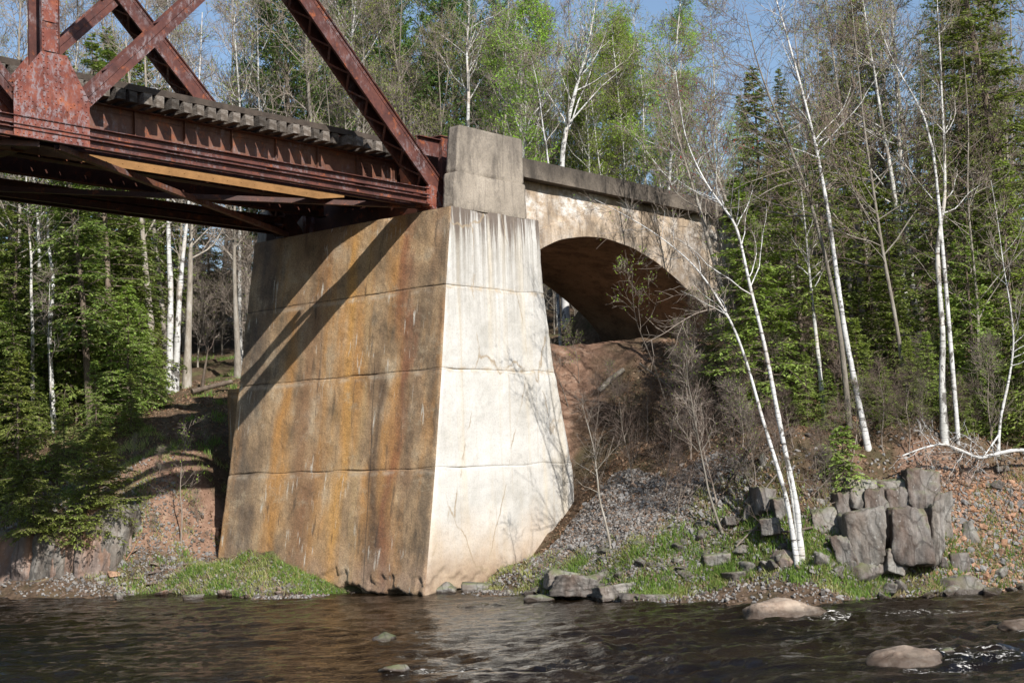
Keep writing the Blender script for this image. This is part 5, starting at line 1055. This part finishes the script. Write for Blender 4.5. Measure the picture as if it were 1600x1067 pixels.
# left wood
fill('bare',22,-120,560,56,82,.9,1.3,1);fill('birch',9,-60,560,58,80,.9,1.2,2);fill('bud',12,-120,640,58,85,.9,1.2,3);fill('brush',40,-60,520,54,82,.6,1.1,4)
fill('fir',16,-140,260,58,84,.8,1.1,5);fill('fir',4,300,520,80,88,.7,1.0,6)
fill('pine',14,440,800,64,80,.75,1.0,7);fill('bud',14,520,860,56,72,.75,1.05,8);fill('bare',10,560,900,58,78,.7,1.0,9)
# above the arch
fill('aspen',20,790,1090,53,70,.65,.92,10);fill('birch',6,830,1150,55,68,.6,.85,11);fill('bud',10,840,1090,54,72,.6,.85,12);fill('brush',26,800,1240,52,66,.6,1.0,13);fill('fir',5,880,1250,74,86,.6,.8,14)
# right wood
fill('bare',7,1250,1680,46,66,.7,1.0,15);fill('bud',13,1260,1680,42,64,.55,.9,16);fill('fir',12,1290,1700,42,72,.4,.7,17);fill('fir',3,1170,1290,46,60,.35,.45,23);fill('brush',20,1180,1680,42,62,.4,.8,18);fill('aspen',4,1110,1300,54,62,.45,.6,19)
# saplings and shrubs on the banks
def sap(label,px,py,H,r0,seed,mats,name='sapling',cat='sapling',lean=(0,0),**k):
    p=hit(px,py) if py<905 else base_at(px,38);kw=dict(bare=.25,nl=16,limb=.3,sub=4,tw=3,tr=.0035,twl=.25,wig=.07,up=.08);kw.update(k)
    return plant(name,cat,label,decid(seed,H,r0,lean,**kw),mats,p-np.array([0,0,.05]))
SK=[M_twig,M_twig,M_lf_new,M_bud]
sap('thin sapling with pale young leaves on the left bank beside the abutment',283,850,3.6,.025,201,SK,leafn=2,leaftwig=.45,leafs=.035,limb=.24,bare=.3)
sap('bare branching sapling standing on the gravel slope',955,860,3.6,.035,202,[M_bark,M_twig,M_lf_new,M_bud],lean=(-.05,0),bare=.35,limb=.3)
sap('bare shrub of thin upright stems right in front of the white abutment side',765,885,1.5,.018,203,[M_bark2,M_twigd,M_lf_new,M_bud],name='bare_shrub',cat='shrub',nl=18,limb=.5,bare=.02,up=.2)
sap('second sprig of the bare shrub by the abutment, leaning left',745,893,1.7,.012,204,[M_bark2,M_twigd,M_lf_new,M_bud],name='bare_shrub',cat='shrub',nl=9,limb=.4,bare=.05,up=.2,lean=(-.35,0))
sap('slim bare sapling leaning left at the edge of the gravel',1130,835,4.2,.035,205,GK,lean=(-.32,0),bare=.4)
sap('yellow green leafed sapling in front of the arch opening',905,600,1.8,.014,206,SK,leafn=2,leaftwig=.4,leafs=.03)
sap('bare sapling beside the abutment below the arch floor',888,640,2.2,.015,207,[M_bark,M_twig,M_lf_new,M_bud])
sap('leafy sapling branch hanging before the dark arch mouth',1045,640,4.4,.03,208,SK,lean=(-.3,-.1),leafn=2,leaftwig=.4,leafs=.04,bare=.45,limb=.35)
sb=[plant('bare_shrub','shrub','tangled grey leafless shrub on the slope below the arch',decid(220+k,2.6,.022,bare=.03,nl=26,limb=.42,sub=6,tw=4,tr=.0035,up=.10,twl=.32,wig=.08,leafn=[0,1][k%2],leaftwig=.25,leafs=.03),SK if k%2 else [M_twig,M_twigd,M_lf_new,M_bud],hit([990,1080,1120][k],[760,720,790][k]),k,'tangled shrubs on the right slope') for k in range(3)]
for k,o_ in enumerate(sb): o_['label']=['tangled bare shrub at the upper edge of the gravel slope','tangled shrub with few young leaves at mid slope left of the brush','tangled bare shrub right of the slim leaning sapling'][k]
for k,(px,py) in enumerate([(930,700),(960,640),(1010,690),(1040,770),(1070,660),(1100,620),(1110,700),(1150,760),(1160,700),(1140,650),(1180,780),(1060,810),(1190,720),(1090,570),(1225,760),(1240,700),(1210,660),(1275,750),(1300,720),(1340,700),(1380,705),(1420,715),(1440,690),(1490,690),(1520,680),(1550,695),(1590,690),(1400,660),(1450,650),(1330,650),(1260,650),(1180,640),(1500,640),(1560,640),(1290,790)]):
    p=hit(px,py);copy_thing(sb[k%3],tuple(p-np.array([0,0,.05])),rr_.uniform(0,6.28),rr_.uniform(.45,1.0),'tangled leafless shrub '+('on the slope directly right of the abutment' if px<1000 else 'under the arch mouth' if px<1080 else 'on the slope between gravel and arch end' if px<1170 else 'around the feet of the twin birches' if px<1260 else 'left of the tall white birch foot' if px<1350 else 'on top of the grey outcrop' if px<1450 else 'around the kinked birch foot' if px<1530 else 'by the thin curved birch at the far right')+(', lower' if py>700 else ', upper'),'tangled shrubs on the right slope' if px<=1170 else 'tangled shrubs on the right bank')
for k,(px,py) in enumerate([(225,800),(250,760),(300,770),(210,720),(320,700),(260,690),(240,840),(310,820),(200,760)]):
    p=hit(px,py);copy_thing(sb[1],tuple(p-np.array([0,0,.05])),rr_.uniform(0,6.28),rr_.uniform(.2,.4),'small weedy shrub '+('high on the red left bank' if py<730 else 'low on the litter of the left bank' if py>790 else 'halfway up the left bank'),'small shrubs on the left bank')
# logs, dead branches and roots
def log(label,pts,r0,mat,name='fallen_branch',cat='branch',r1=.3,twigs=0,seed=0):
    P=np.array(pts);b=P[0].copy();P=P-b;r=np.random.RandomState(seed);n=len(P)
    f=np.linspace(0,n-1,n*4);k=np.minimum(f.astype(int),n-2);q=(f-k)[:,None];Pm=P[k]*(1-q)+P[k+1]*q
    for _ in range(3):Pm[1:-1]=(Pm[:-2]+2*Pm[1:-1]+Pm[2:])/4
    a=Acc();V,F=tube(Pm,r0*np.linspace(1,r1,len(f))*(1+.08*r.normal(size=len(f))),8);a.add(V,F)
    e0=V[:8];a.add(np.vstack([e0,e0.mean(0)]),[[(k+1)%8,k,8] for k in range(8)])
    if twigs:
        t=r.uniform(.2,1,twigs);p,d=sample(Pm[None],np.zeros(twigs,int),t);T=grow(r,p,perp(r,d,np.radians(r.uniform(30,80,twigs))),r.uniform(.3,1.1,twigs),5,.2,-.02)
        V,F=btubes(T,np.full((twigs,6),.007)*np.linspace(1.3,.4,6),4);a.add(V,F)
        m=twigs*4;i=np.repeat(np.arange(twigs),4);p,d=sample(T,i,r.uniform(.2,1,m));T2=grow(r,p,perp(r,d,np.radians(r.uniform(30,60,m))),r.uniform(.15,.5,m),3,.2,0);V,F=btubes(T2,np.full((m,4),.0035),3);a.add(V,F)
    o=thing(name,label,cat,tuple(b),0,None,a.mesh(name,[mat]));return o
log('white fallen birch bough lying along the right bank edge above the scree',[at(1620,706,33.2),at(1590,702,33),at(1560,708,32.8),at(1530,717,32.6),at(1505,705,32.5),at(1475,692,32.4),at(1440,700,32.3),at(1410,712,32.2)],.055,M_birch,r1=.3,twigs=26,seed=3)
log('second thin white bough hanging under the bank edge at the right',[at(1560,680,32.9),at(1545,702,32.7),at(1535,716,32.5)],.025,M_birch,twigs=6,seed=4)
g=lambda px,py,h=.04:hit(px,py)+np.array([0,-.05,h])
log('short grey log end lying in the litter below the arch floor',[g(935,618,.1),g(955,600,.12),g(975,585,.14)],.09,M_bark,'fallen_log','log',.8,0,5)
log('thin dead branch lying down the slope beside the gravel',[g(1110,680),g(1090,720),g(1075,760),g(1060,790)],.03,M_twig,twigs=10,seed=6)
log('long fallen stem slanting across the brush left of the twin birches',[g(1195,700,.5),g(1170,730,.3),g(1140,770,.15),g(1115,800,.05)],.035,M_bark2,twigs=8,seed=7)
log('broken pole lying behind the twin birch feet',[g(1270,835,.1),g(1230,845,.12),g(1180,835,.1),g(1140,842,.05)],.03,M_bark2,twigs=5,seed=8)
log('pale splintered stick leaning among grass left of the twin birches',[g(1150,858,.02),g(1180,840,.15),g(1200,832,.25)],.022,M_twig,seed=9)
log('short driftwood stick lying on the left shore grass',[g(245,908),g(270,905),g(292,905)],.02,M_bark2,seed=10)
log('split brown plank-like stick on the left gravel bank',[g(198,880),g(208,866,.1),g(216,858,.15)],.025,M_ogr,seed=11)
log('dark log lying level behind the abutment at the left',[at(300,612,50),at(330,604,50.5),at(362,596,51)],.10,M_bark2,'fallen_log','log',.8,0,12)
log('dead grey branch reaching left in front of the dark arch mouth',[at(1118,482,33),at(1090,488,32.9),at(1060,505,32.8),at(1040,520,32.7),at(1010,535,32.6)],.018,M_twig,twigs=9,seed=13)

for k,(lb,a_,b_,c_,r_,m_) in enumerate([
 ('dead twiggy branch hanging down the outcrop left side',(1340,715,.5),(1330,760,.35),(1318,800,.2),.014,M_twig),
 ('dead twiggy branch hanging over the outcrop right block',(1440,705,.6),(1448,750,.5),(1455,790,.35),.014,M_twig),
 ('grey root dangling from the bank edge above the orange scree',(1500,712,.4),(1508,745,.3),(1500,775,.12),.016,M_bark2),
 ('second root trailing down the red soil under the white bough',(1575,715,.35),(1568,745,.2),(1580,775,.08),.015,M_bark2),
 ('dry brush stem fallen across the stones left of the twin birches',(1215,770,.4),(1180,800,.25),(1150,828,.08),.02,M_twig),
 ('dry brush stem lying at the gravel upper edge under the sapling',(1120,745,.3),(1090,775,.15),(1050,800,.06),.018,M_twig),
 ('thin dead stem leaning out of the litter right of the pier base',(960,700,.3),(945,740,.15),(930,780,.04),.014,M_twig),
 ('forked dead limb on the red crest below the arch floor',(1000,575,.12),(1030,600,.1),(1065,625,.1),.028,M_bark),
 ('mossy fallen trunk in the brush between slope and mottled birch',(1240,690,.25),(1200,715,.2),(1165,735,.12),.06,M_bark2),
 ('dead branch lying in litter between the twin birches and tall birch',(1330,735,.25),(1300,760,.2),(1270,785,.12),.022,M_twig)]):
    log(lb,[g(*a_),g(*b_),g(*c_)],r_,m_,twigs=9,seed=30+k)
